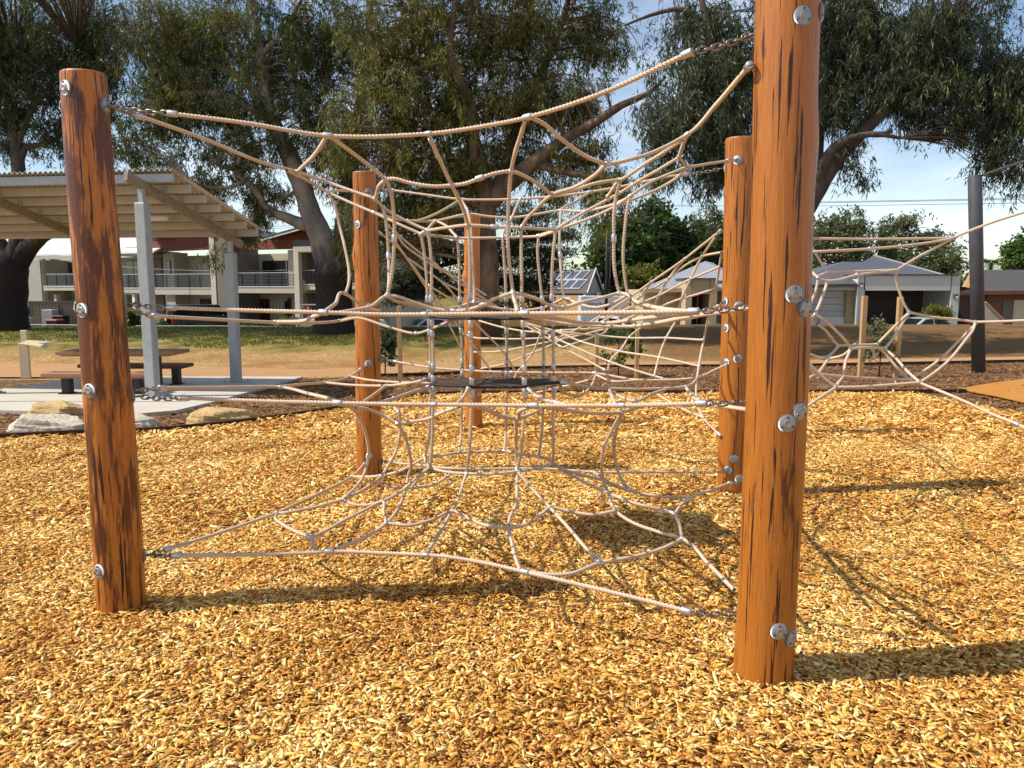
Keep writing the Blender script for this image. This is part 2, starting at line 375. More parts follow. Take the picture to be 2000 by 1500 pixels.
def mulch_base(name, stops, sc=34.0):
    k = NT(name); tc = k.n('ShaderNodeTexCoord'); v = tc.outputs['Object']
    mp = k.n('ShaderNodeMapping'); mp.inputs['Scale'].default_value = (.6, 1.2, 1); k.l(v, mp.inputs[0])
    vo = k.n('ShaderNodeTexVoronoi', i_Scale=sc); k.l(mp.outputs[0], vo.inputs[0])
    sx = k.n('ShaderNodeSeparateColor'); k.l(vo.outputs['Color'], sx.inputs[0]); n2 = k.noise(v, 1.2, 5)
    c = k.ramp(sx.outputs[1], stops); c = k.mix(k.ramp(n2, [(.35, .0), (.7, .35)]), c, stops[0][1])
    k.col(c); k.pr(.9, 0, .12); k.bump(sx.outputs[0], 1.0, .03); return k.m
M_mulch = mulch_base('mulch_bed', [(0, (.16, .06, .014)), (.4, (.42, .19, .042)), (.8, (.66, .37, .10)), (1, (.82, .58, .24))])
M_bed = mulch_base('garden_mulch', [(0, (.035, .015, .006)), (.4, (.12, .055, .02)), (.8, (.27, .15, .065)), (1, (.52, .36, .2))], 26)
M_path = pm('compacted_path', (.46, .26, .11), (.36, .19, .075), 1.6, .95, 0, .2)
M_pad = pm('orange_pad', (.50, .22, .03), (.42, .17, .022), 3, .9, 0, .15)
M_road = pm('asphalt', (.12, .115, .11), (.085, .08, .078), 2, .9, 0, .2)
# ------------------------------------------------------------------ camera, light, sky
sc = bpy.context.scene
cam = bpy.data.objects.new('camera', bpy.data.cameras.new('camera')); C.objects.link(cam)
cam.location = (0, 0, CAMZ); cam.rotation_euler = (RAD(90)-TH, 0, 0)
cam.data.sensor_width = 36; cam.data.lens = 27; cam.data.clip_end = 2000; cam.data.clip_start = .05
sc.camera = cam
EL = RAD(49); AZ = RAD(8)   # shadows run to +X and a little to +Y
sd = Vector((-math.cos(EL)*math.cos(AZ), -math.cos(EL)*math.sin(AZ), math.sin(EL)))
sun = bpy.data.objects.new('sun', bpy.data.lights.new('sun', 'SUN')); C.objects.link(sun)
sun.data.energy = 4.6; sun.data.angle = RAD(.5); sun.data.color = (1, .93, .82)
sun.rotation_euler = sd.to_track_quat('Z', 'Y').to_euler(); sun.location = (-20, -5, 30)
w = bpy.data.worlds.new('World'); sc.world = w; w.use_nodes = True; nt = w.node_tree; nt.nodes.clear()
wo = nt.nodes.new('ShaderNodeOutputWorld'); bg = nt.nodes.new('ShaderNodeBackground'); nt.links.new(bg.outputs[0], wo.inputs[0])
sky = nt.nodes.new('ShaderNodeTexSky'); sky.sky_type = 'NISHITA'; sky.sun_disc = False; sky.sun_elevation = EL; sky.sun_rotation = RAD(270)-AZ
sky.air_density = 1.0; sky.dust_density = .3; sky.ozone_density = 1.2
bg.inputs[1].default_value = .12
tc = nt.nodes.new('ShaderNodeTexCoord'); mp = nt.nodes.new('ShaderNodeMapping'); mp.inputs['Scale'].default_value = (1.0, 1.0, 3.4)
nt.links.new(tc.outputs['Generated'], mp.inputs[0])
nz = nt.nodes.new('ShaderNodeTexNoise'); nz.inputs['Scale'].default_value = 2.1; nz.inputs['Detail'].default_value = 8; nz.inputs['Roughness'].default_value = .55
nt.links.new(mp.outputs[0], nz.inputs['Vector'])
rp = nt.nodes.new('ShaderNodeValToRGB'); rp.color_ramp.elements[0].position = .44; rp.color_ramp.elements[1].position = .78
rp.color_ramp.elements[1].color = (.75, .75, .75, 1)
nt.links.new(nz.outputs[0], rp.inputs[0])
mx = nt.nodes.new('ShaderNodeMix'); mx.data_type = 'RGBA'; nt.links.new(rp.outputs[0], mx.inputs[0])
nt.links.new(sky.outputs[0], mx.inputs[6]); mx.inputs[7].default_value = (9.5, 9.8, 10.2, 1)
nt.links.new(mx.outputs[2], bg.inputs[0])
sc.view_settings.view_transform = 'Standard'; sc.view_settings.look = 'None'; sc.view_settings.gamma = 1; sc.view_settings.exposure = .32
sc.view_settings.use_curve_mapping = False
sc.cycles.max_bounces = 6; sc.cycles.transparent_max_bounces = 4; sc.cycles.use_denoising = True
# ------------------------------------------------------------------ ground
def sheet(name, xs, yf, mat, dz=.0, noise=0.0, nv=40, kind='structure', **kw):
    """grid sheet: for each x a run of y from yf(x)[0] to yf(x)[1], laid on the ground"""
    V = []; n = len(xs)
    for x in xs:
        a, b = yf(x)
        V += [(x, y, 0) for y in np.linspace(a, b, nv)]
    V = np.array(V); V[:, 2] = G(V[:, 0], V[:, 1])+dz
    if noise:
        V[:, 2] += noise*(np.sin(V[:, 0]*2.3+V[:, 1]*1.1)*np.sin(V[:, 1]*1.9-V[:, 0]*.7)+.6*np.sin(V[:, 0]*5.1+1)*np.sin(V[:, 1]*4.7))
    i, j = np.meshgrid(np.arange(n-1), np.arange(nv-1), indexing='ij'); q = i*nv+j
    Fc = np.stack([q, q+nv, q+nv+1, q+1], -1).reshape(-1, 4)
    return tag(obj(name, V, Fc, mat, base=(0, 0, 0), smooth=True), kind=kind, **kw)
ys = np.concatenate([np.arange(-12, 24, 1.5), np.arange(24, 46, .5), np.array([50, 60, 80, 120, 200, 400, 900])])
xs = np.concatenate([np.array([-900, -300, -120, -70]), np.arange(-45, 46, 1.5), np.array([70, 120, 300, 900])])
Vg = np.array([(x, y, 0) for x in xs for y in ys]); Vg[:, 2] = G(Vg[:, 0], Vg[:, 1])-.03
i, j = np.meshgrid(np.arange(len(xs)-1), np.arange(len(ys)-1), indexing='ij'); q = i*len(ys)+j
tag(obj('ground', Vg, np.stack([q, q+len(ys), q+len(ys)+1, q+1], -1).reshape(-1, 4), M_ground, base=(0, 0, 0), smooth=True), kind='structure')
edge_px = [(-260, 872), (0, 860), (170, 851), (270, 849), (400, 838), (500, 826), (600, 812), (700, 795), (790, 778), (900, 772), (1000, 771), (1450, 770), (1700, 769), (1885, 768), (2000, 795), (2200, 850)]
edge = [Pg(*p) for p in edge_px]
ex = [p.x for p in edge]; ey = [p.y for p in edge]
def EY(x): return float(np.interp(x, ex, ey))
PN = .022
dm = rng.uniform((-6, 1.2), (8, 9), (330, 2)); dr = rng.uniform(.07, .2, 330); dh = np.clip(rng.normal(-.004, .012, 330), -.02, .02)
def DIM(x, y):
    x = np.asarray(x, float); z = np.zeros_like(x)
    for (a, b), r, h in zip(dm, dr, dh): z = z+h*np.exp(-((x-a)**2+(y-b)**2)/(r*r))
    return z
PMX = np.linspace(-8, 16, 260)
def und(x, y): return PN*.5*(np.sin(x*2.3+y*1.1)*np.sin(y*1.9-x*.7)+.6*np.sin(x*5.1+1)*np.sin(y*4.7))+DIM(x, y)
pmo = sheet('playground_mulch', PMX, lambda x: (-3, EY(x)), M_mulch, -.006, PN*.5, 260)
co = np.zeros(len(pmo.data.vertices)*3, np.float32); pmo.data.vertices.foreach_get('co', co); co = co.reshape(-1, 3); co[:, 2] += DIM(co[:, 0], co[:, 1]); pmo.data.vertices.foreach_set('co', co.ravel())
slabL = [Pg(*p) for p in [(-260, 742), (582, 742)]]; slabN = [Pg(*p) for p in [(-260, 803), (150, 812), (270, 815), (350, 808), (480, 775), (582, 743)]]
slx = [p.x for p in slabN]; sly = [p.y for p in slabN]
yfar = Pg(300, 740).y
bedfar_px = [(-300, 742), (560, 742), (700, 735), (1000, 716), (1500, 717), (2000, 708), (2400, 700)]
bf = [Pg(*p) for p in bedfar_px]
def BF(x): return float(np.interp(x, [p.x for p in bf], [p.y for p in bf]))
sheet('garden_bed', np.linspace(-14, 22, 120), lambda x: (max(EY(x)-.05, 5), max(BF(x), EY(x)+.2)), M_bed, .004, 0, 40)
# concrete slab with a real thickness
def slabY(x): return float(np.interp(x, slx, sly))
Vs = []; xsl = np.linspace(slx[0], slx[-1], 50)
for x in xsl: Vs += [(x, slabY(x), 0), (x, max(yfar, slabY(x)+.01), 0)]
Vs = np.array(Vs); zt = G(Vs[:, 0], Vs[:, 1]); top = Vs.copy(); top[:, 2] = zt+.06; bot = Vs.copy(); bot[:, 2] = zt-.1
n = len(Vs); Fs = []
for a in range(0, n-2, 2): Fs += [(a, a+2, a+3, a+1), (n+a, n+a+2, a+2, a), (a+1, a+3, n+a+3, n+a+1)]
Fs += [(n-2, n-1, 2*n-1, 2*n-2)]
tag(obj('pavement', np.vstack([top, bot]), Fs, M_conc, base=(0, 0, 0)), kind='structure')
for yy in (Pg(60, 791).y,):
    m = MB(); m.box((slx[0]+.2, yy, g(-8, yy)+.055), (slabN[3].x-.4, yy+.02, g(-8, yy)+.064)); tag(m.out('pavement_joint', M_edge), kind='structure')
pn = [Pg(*p) for p in [(-300, 738), (300, 737), (600, 741), (760, 734), (1000, 721), (1500, 714), (2000, 706), (2300, 700)]]
pf = [Pg(*p) for p in [(-300, 708), (300, 712), (600, 722), (760, 715), (1000, 710), (1500, 705), (2000, 697), (2300, 692)]]
def PNr(x): return float(np.interp(x, [p.x for p in pn], [p.y for p in pn]))
def PFr(x): return float(np.interp(x, [p.x for p in pf], [p.y for p in pf]))
sheet('path', np.linspace(-18, 20, 90), lambda x: (PNr(x), max(PFr(x), PNr(x)+.6)), M_path, .012, 0, 10)
def edging(name, pts, label):
    m = MB(); p = [Vector((q.x, q.y, g(q.x, q.y)+.03)) for q in catmull(pts, .4)]
    for a, b in zip(p[:-1], p[1:]): m.beam(a, b+(b-a)*.03, .045, .11)
    return tag(m.out(name, M_edge), label, 'garden edging')
edging('garden_edging', edge[:14], 'dark timber edging curving along the near side of the garden bed')
edging('garden_edging', [Pg(*p) for p in [(700, 737), (860, 733), (1000, 722), (1500, 716), (2000, 707), (2200, 703)]], 'dark timber edging along the near side of the dirt path')
pad = [Pg(*p) for p in [(1878, 764), (1900, 759), (1940, 752), (2000, 744), (2250, 735), (2250, 870), (2120, 832), (2050, 806), (2000, 791), (1940, 777), (1900, 770)]]
pc = sum(pad, Vector())/len(pad); m = MB(); m.prism([Vector((p.x, p.y, g(p.x, p.y)+.035)) for p in pad], (0, 0, .02)); tag(m.out('play_mat_surface', M_pad), kind='structure')
sheet('road', np.linspace(-80, 90, 60), lambda x: (44.5, 53.5), M_road, .02, 0, 4)
# ------------------------------------------------------------------ wood chips
def chips(name, N, xr, yr, keep, size, mat, box, zoff, tint=(.52, .26), label=None):
    x = rng.uniform(*xr, N); y = yr[0]+(yr[1]-yr[0])*rng.random(N)
    k = keep(x, y); x = x[k]; y = y[k]; N = len(x)
    L = np.clip(rng.lognormal(math.log(size), .42, N), size*.4, size*3.2); W = L*rng.uniform(.14, .5, N); W = np.minimum(W, size*.6); T = W*rng.uniform(.12, .34, N)
    a = rng.uniform(0, 2*np.pi, N); tilt = rng.normal(0, .27, N); roll = rng.normal(0, .38, N)
    ca, sa, ct, stt = np.cos(a), np.sin(a), np.cos(tilt), np.sin(tilt); cr, sr = np.cos(roll), np.sin(roll)
    X = np.stack([ca*ct, sa*ct, stt], -1); Yv = np.stack([-sa*cr-ca*stt*sr, ca*cr-sa*stt*sr, ct*sr], -1); Z = np.cross(X, Yv)
    z = G(x, y)+und(x, y)*1.0+zoff+rng.uniform(0, .018, N)*(size/.03)
    c = np.stack([x, y, z], -1)[:, None, :]
    sh = rng.uniform(-.35, .35, (N, 1)); tp = rng.uniform(.35, 1.0, (N, 1))
    lx = np.concatenate([-np.ones((N, 1)), np.ones((N, 1)), np.ones((N, 1)), -np.ones((N, 1))], 1)*.5
    ly = np.concatenate([-.5*np.ones((N, 1)), -.5*tp+sh*.5, .5*tp+sh*.5, .5*np.ones((N, 1))], 1)
    q = c+X[:, None, :]*(lx*L[:, None])[..., None]+Yv[:, None, :]*(ly*W[:, None])[..., None]
    t = np.clip(rng.normal(tint[0], tint[1], N)+.10*np.sin(x*1.7+1.3*np.sin(y*1.1))*np.sin(y*2.1+x*.6)+.07*np.sin(x*4.3-y*3.1), 0, 1)
    if box:
        up = q+(Z*(T[:, None]))[:, None, :]
        V = np.concatenate([q, up], 1).reshape(-1, 3); b = (np.arange(N)*8)[:, None, None]
        Fq = np.array([[4, 5, 6, 7], [0, 1, 5, 4], [1, 2, 6, 5], [2, 3, 7, 6], [3, 0, 4, 7]])
        Fc = (b+Fq[None]).reshape(-1, 4); tt = np.repeat(t, 8)
    else:
        V = q.reshape(-1, 3); Fc = (np.arange(N)*4)[:, None]+np.arange(4)[None]; tt = np.repeat(t, 4)
    return V, Fc, tt
def infr(x, y): return np.abs(x) < .72*y+.9
exn, eyn = np.array(ex), np.array(ey)
parts = [chips('c', 240000, (-5.2, 5.2), (1.3, 5.4), lambda x, y: infr(x, y), .0245, 0, True, .012),
         chips('c', 190000, (-8.5, 9.5), (5.2, 9.5), lambda x, y: infr(x, y) & (y < np.interp(x, exn, eyn)), .034, 0, True, .012),
         chips('c', 130000, (-9, 15), (9.3, 16), lambda x, y: infr(x, y) & (y < np.interp(x, exn, eyn)), .058, 0, False, .02)]
off = 0; VV = []; FF = []; TT = []
for V, Fc, t in parts: VV.append(V); FF.append(Fc+off); TT.append(t); off += len(V)
tag(obj('wood_chips', np.vstack(VV), np.vstack(FF), M_chip, base=(0, 0, 0), attr={'tint': np.concatenate(TT)}), 'loose golden wood chips covering the playground floor', 'wood chips', kind='stuff')
V, Fc, t = chips('b', 60000, (-9, 18), (8, 25), lambda x, y: infr(x, y) & (y > np.interp(x, exn, eyn)+.03) & (y < np.interp(x, [p.x for p in bf], [p.y for p in bf])) & ~((y > np.interp(x, slx, sly)-.02) & (x < slx[-1])), .055, 0, False, .012, (.42, .24))
tag(obj('bark_mulch', V, Fc, M_bedchip, base=(0, 0, 0), attr={'tint': t}), 'dark bark mulch lying between the edging and the path', 'mulch', kind='stuff')
# lawn on the rise
N = 42000; x = rng.uniform(-30, 6, N); y = rng.uniform(27.5, 37, N); nn = np.sin(x*1.3+y)*.5+np.sin(x*.37-y*.9)
kp = (y+nn*.9 > 30+np.clip(x, -99, 6)*.02) & (x+nn < 3.2); x = x[kp]; y = y[kp]; N = len(x); z = G(x, y)-.03
h = rng.uniform(.04, .11, N); a = rng.uniform(0, 6.28, N); lw = rng.uniform(.012, .028, N); ln = rng.normal(0, .04, (N, 2))
b0 = np.stack([x-np.cos(a)*lw, y-np.sin(a)*lw, z], -1); b1 = np.stack([x+np.cos(a)*lw, y+np.sin(a)*lw, z], -1); tp = np.stack([x+ln[:, 0], y+ln[:, 1], z+h], -1)
tag(obj('grass', np.stack([b0, b1, tp], 1).reshape(-1, 3), (np.arange(N)*3)[:, None]+np.arange(3)[None], leaf_mat('grass_blade', (.035, .06, .01), (.13, .14, .024), (.42, .34, .11), .35), base=(0, 0, 0), attr={'tint': np.repeat(rng.random(N)*.9, 3)}), 'short green grass on the rise behind the shelter', 'grass', kind='stuff')
# ------------------------------------------------------------------ log posts with steel caps
POST = {}
def post(key, bx, by, dia, topz, label, mat, seed, lean=(0, 0), bulge=None, caps=(), bolts=False, tap=.05):
    b = Pg(bx, by); b.z = g(b.x, b.y)
    t = thing('log_post', label, 'post', b, 'log posts holding up the climbing net'); t.location = b
    rs = np.random.default_rng(seed); ph = rs.uniform(0, 6.28, 8); n = 56; m = 110
    V = []; z0 = b.z-.15; zs = list(np.linspace(z0, topz-.012, m))+[topz-.003, topz]
    def rad(a, z):
        h = z-b.z; k = 1-tap*h/2.6
        r = dia/2*k*(1+.012*math.sin(a*2+ph[0]+h*.8)+.010*math.sin(3*a+ph[1]-h*1.7)+.010*math.sin(h*4.1+ph[2])+.006*math.sin(h*9+a*2+ph[3]))
        if bulge:
            for (ba, bh, amp, wd) in bulge:
                da = (a-ba+math.pi) % (2*math.pi)-math.pi
                r += amp*math.exp(-(da/.7)**2-((h-bh)/wd)**2)
        return r
    def ax(z): f = (z-b.z)/2.7; return Vector((b.x+lean[0]*f+.010*math.sin(f*4+ph[4]), b.y+lean[1]*f+.008*math.sin(f*3+ph[5]), z))
    for i, z in enumerate(zs):
        c = ax(z); s = 1 if i < m else (.985 if i == m else .95)
        for k in range(n):
            a = 2*math.pi*k/n; r = rad(a, z)*s
            r -= .0045*max(0, math.sin(a*9+ph[6]+math.sin(z*3)*.5)-.86)*7*.14
            V.append((c.x+r*math.cos(a), c.y+r*math.sin(a), z))
    Fc = []
    for i in range(len(zs)-1):
        for k in range(n): Fc.append((i*n+k, i*n+(k+1) % n, (i+1)*n+(k+1) % n, (i+1)*n+k))
    Fc.append(tuple(range((len(zs)-1)*n, len(zs)*n)))
    o = obj('log', V, Fc, mat, t); o.data.polygons.foreach_set('use_smooth', np.array([len(f) == 4 for f in Fc]))
    def surf(px, py, back=0):
        d = ray(px, py); oo = Vector((0, 0, CAMZ)); q = Pax(px, py, b); c = ax(q.z); q = Pax(px, py, c); c = ax(q.z)
        off = Vector((q.x-c.x, q.y-c.y)); r0 = dia/2*(1-tap*(q.z-b.z)/2.6)
        if back:
            sg = 1 if off.dot(Vector((d.y, -d.x))) > 0 else -1; hd = Vector((d.x, d.y)).normalized(); n2_ = Vector((hd.y*sg, -hd.x*sg))*math.cos(RAD(back))+hd*math.sin(RAD(back))
            q = Vector((c.x+n2_.x, c.y+n2_.y, q.z))
        elif off.length < r0*.86:
            q = q-d*(math.sqrt(r0*r0-off.length_squared)/Vector((d.x, d.y)).length)
        nrm = Vector((q.x-c.x, q.y-c.y, 0)).normalized(); a = math.atan2(nrm.y, nrm.x)
        return Vector((c.x, c.y, q.z))+nrm*(rad(a, q.z)-.003), nrm
    for cp in caps:
        p, nr = surf(*cp); R0 = .036
        m_ = MB(); m_.lathe(p, nr, [(-.003, R0), (.0035, R0), (.0035, R0), (.0065, R0*.93), (.0065, R0*.93), (.010, R0*.74), (.0125, R0*.46), (.0128, R0*.42), (.0142, R0*.40), (.0142, R0*.32), (.0132, R0*.29), (.0134, .001)], 28)
        ob = m_.out('anchor_cap', M_steel, t, smooth=True)
        mk = MB(); mk.lathe(p-nr*.002, nr, [(0, R0*1.12), (.003, R0*1.12), (.0035, R0*1.0)], 28); mk.out('shadow_ring', M_bolt, ob)  # dark ring standing in for the shadow gap around the cap
        if bolts:
            up = Vector((0, 0, 1)); sd_ = nr.cross(up)
            for k in range(3):
                a = math.pi/2+k*2*math.pi/3; q = p+(up*math.sin(a)+sd_*math.cos(a))*R0*.68+nr*.0085
                MB().lathe(q, nr, [(0, .0062), (.004, .0058), (.0045, .0034), (.001, .003), (.001, .0005)], 10).out('bolt', M_bolt, ob)
    POST[key] = (t, surf, b, ax, dia)
    return t
post('NL', 235, 1188, .235, 2.66, 'dark stained log post at the near left corner of the rope net', wood_post('log_dark_stain', .95, 1, tint=.95), 3, (.008, 0), None,
     [(126, 171), (119, 205, 30), (159, 606), (150, 600, 25), (174, 763), (194, 1115), (187, 1090, 25), (206, 206), (241, 592), (259, 774), (275, 1085)], True, .13)
post('NR', 1489, 1322, .246, 2.92, 'tall thick orange log post nearest the camera with cracks running down it', wood_post('log_cracked', .34, 4, tint=.80), 5, (-.006, 0), [(.1, 2.2, .012, .12)],
     [(1568, 31), (1596, 27), (1552, 575), (1573, 602), (1537, 827), (1563, 803), (1521, 1233), (1546, 1247), (1481, 50, 38), (1471, 118, 38), (1452, 597, 38), (1447, 787, 38), (1435, 1212, 38)], True, .04)
post('ML', 724, 929, .245, 2.69, 'orange log post with a knotty bulge near its top behind the dark stained post', wood_post('log_knotty', .36, 8, tint=.92), 9, (0, 0), [(3.4, 2.08, .022, .10)],
     [(720, 375), (740, 366), (722, 599), (744, 601), (720, 710), (742, 699), (722, 891), (744, 900), (698, 438)], False, .13)
post('MR', 1433, 967, .262, 2.84, 'orange log post half hidden behind the nearest log post', wood_post('log_plain', .2, 12, tint=.88), 14, (-.05, 0), None,
     [(1440, 312), (1416, 328), (1413, 373), (1416, 588), (1443, 597), (1417, 640), (1441, 700), (1418, 708), (1434, 896), (1422, 918), (1444, 935)])
post('F', 925, 835, .226, 2.60, 'slim log post with a bulge at the far end of the rope net', wood_post('log_far', .22, 17, tint=1.02), 19, (0, 0), [(3.5, 2.05, .03, .09)],
     [(938, 620), (936, 770)])
post('H', 1452, 853, .24, 2.6, 'far log post hidden behind the two orange posts on its side', wood_post('log_back', .3, 21), 23)
# ------------------------------------------------------------------ rope nets
def fY(y): return 3.8+(y-3.75)*1.204
def parse(s, conv=fY):
    out = []
    for w_ in s.split():
        fl = ''
        while w_[-1] in 'cnf': fl += w_[-1]; w_ = w_[:-1]
        a = w_.split(','); px, py = float(a[0]), float(a[1])
        p = Pz(px, py, float(a[2][1:])) if a[2][0] == 'z' else P(px, py, conv(float(a[2])))
        out.append((p, fl))
    return out
def rope_geo(pts, r, step, lob):
    c = catmull(pts, step); m = len(c); A = np.array(c)
    T = np.gradient(A, axis=0); T /= np.linalg.norm(T, axis=1)[:, None]+1e-9
    t0 = T[0]; ref = np.array([0, 0, 1.]) if abs(t0[2]) < .9 else np.array([1., 0, 0])
    U = np.zeros_like(A); u = ref-t0*ref.dot(t0); u /= np.linalg.norm(u)
    for i in range(m):
        u = u-T[i]*u.dot(T[i]); u /= np.linalg.norm(u)+1e-9; U[i] = u
    W = np.cross(T, U); s = np.concatenate([[0], np.cumsum(np.linalg.norm(np.diff(A, axis=0), axis=1))])
    n = 16 if lob else 8; k = np.arange(n); tw = s*(2*np.pi/(r*7.4)) if lob else s*0
    ang = 2*np.pi*k[None]/n+tw[:, None]
    rr = r*(.94+(.19*np.cos(4*2*np.pi*k/n))[None]*np.ones((m, 1))) if lob else np.full((m, n), r)
    V = A[:, None]+(U[:, None]*np.cos(ang)[..., None]+W[:, None]*np.sin(ang)[..., None])*rr[..., None]
    i, j = np.meshgrid(np.arange(m-1), k, indexing='ij'); q = i*n+j; q2 = i*n+(j+1) % n
    Fc = np.stack([q, q2, q2+n, q+n], -1).reshape(-1, 4)
    V = np.vstack([V.reshape(-1, 3)]); 
    return V, Fc, c
def collar(p, ax_, L, r):
    m = MB(); ax_ = Vector(ax_).normalized()
    m.lathe(p-ax_*L/2, ax_, [(0, r*.72), (.001, r*.93), (.004, r), (L-.004, r), (L-.001, r*.93), (L, r*.72)], 14); return m
def chain_geo(a, b, pitch=.034, wr=.0038):
    m = MB(); a = Vector(a); b = Vector(b); L = (b-a).length; n = max(1, round(L/pitch)); t = (b-a)/n
    ax_ = t.normalized(); ref = Vector((0, 0, 1)) if abs(ax_.z) < .9 else Vector((1, 0, 0)); u = (ref-ax_*ref.dot(ax_)).normalized(); w_ = ax_.cross(u)
    for i in range(n):
        c = a+t*(i+.5); s = u if i % 2 else w_; hl = t.length*.5+wr*.6; hw = .0105; path = []
        c = c-Vector((0, 0, 1))*(.12*L*math.sin(math.pi*(i+.5)/n)*.25)
        for k in range(12):
            an = 2*math.pi*k/12; x = math.cos(an); y = math.sin(an)
            path.append(c+ax_*(x*hw*.9+(hl-hw*.5)*(1 if x > 0 else -1)*min(1, abs(x)*3))+s*(y*hw))
        path.append(path[0]); path.append(path[1]); m.tube(path, wr, 6, False)
    return m
def net(root, ropes, r, step, lob, conv=fY, maxparts=100):
    items = []
    for s in ropes:
        pp = parse(s, conv); V, Fc, c = rope_geo([p for p, _ in pp], r, step, lob)
        d = min((p-Vector((0, 0, CAMZ))).length for p, _ in pp); items.append((len(c)*step/d, s, pp, V, Fc, c))
    items.sort(key=lambda x: -x[0]); extra = []; clamps = []
    for i, (_, s, pp, V, Fc, c) in enumerate(items):
        if i < maxparts-1: o = obj('rope', V, Fc, M_rope, root, smooth=True)
        else: extra.append((V, Fc)); o = root
        ca = np.array(c)
        for k, (p, fl) in enumerate(pp):
            if not fl: continue
            i0 = int(np.argmin(((ca-np.array(p))**2).sum(1))); dv = ca[min(i0+1, len(ca)-1)]-ca[max(i0-1, 0)]
            if 'f' in fl: q = collar(p, dv, .046, r*1.6); nm = 'ferrule'
            elif 'c' in fl: q = collar(p, dv, .044, r*1.6); nm = 'clamp'
            else: q = collar(p, dv, .028, r*1.38); nm = 'clamp'
            clamps.append(((p-Vector((0, 0, CAMZ))).length, nm, q, o, pp))
    if extra:
        off = 0; VV = []; FF = []
        for V, Fc in extra: VV.append(V); FF.append(Fc+off); off += len(V)
        tag(obj('rope', np.vstack(VV), np.vstack(FF), M_rope, root, smooth=True), kind='stuff')
    clamps.sort(key=lambda x: x[0]); rest = MB()
    for i, (_, nm, q, o, pp) in enumerate(clamps):
        if i < 99: q.out(nm, M_alu, o, smooth=True)
        else: rest.add(q.v, q.f)
    if rest.v: tag(rest.out('clamp', M_alu, root, smooth=True), kind='stuff')
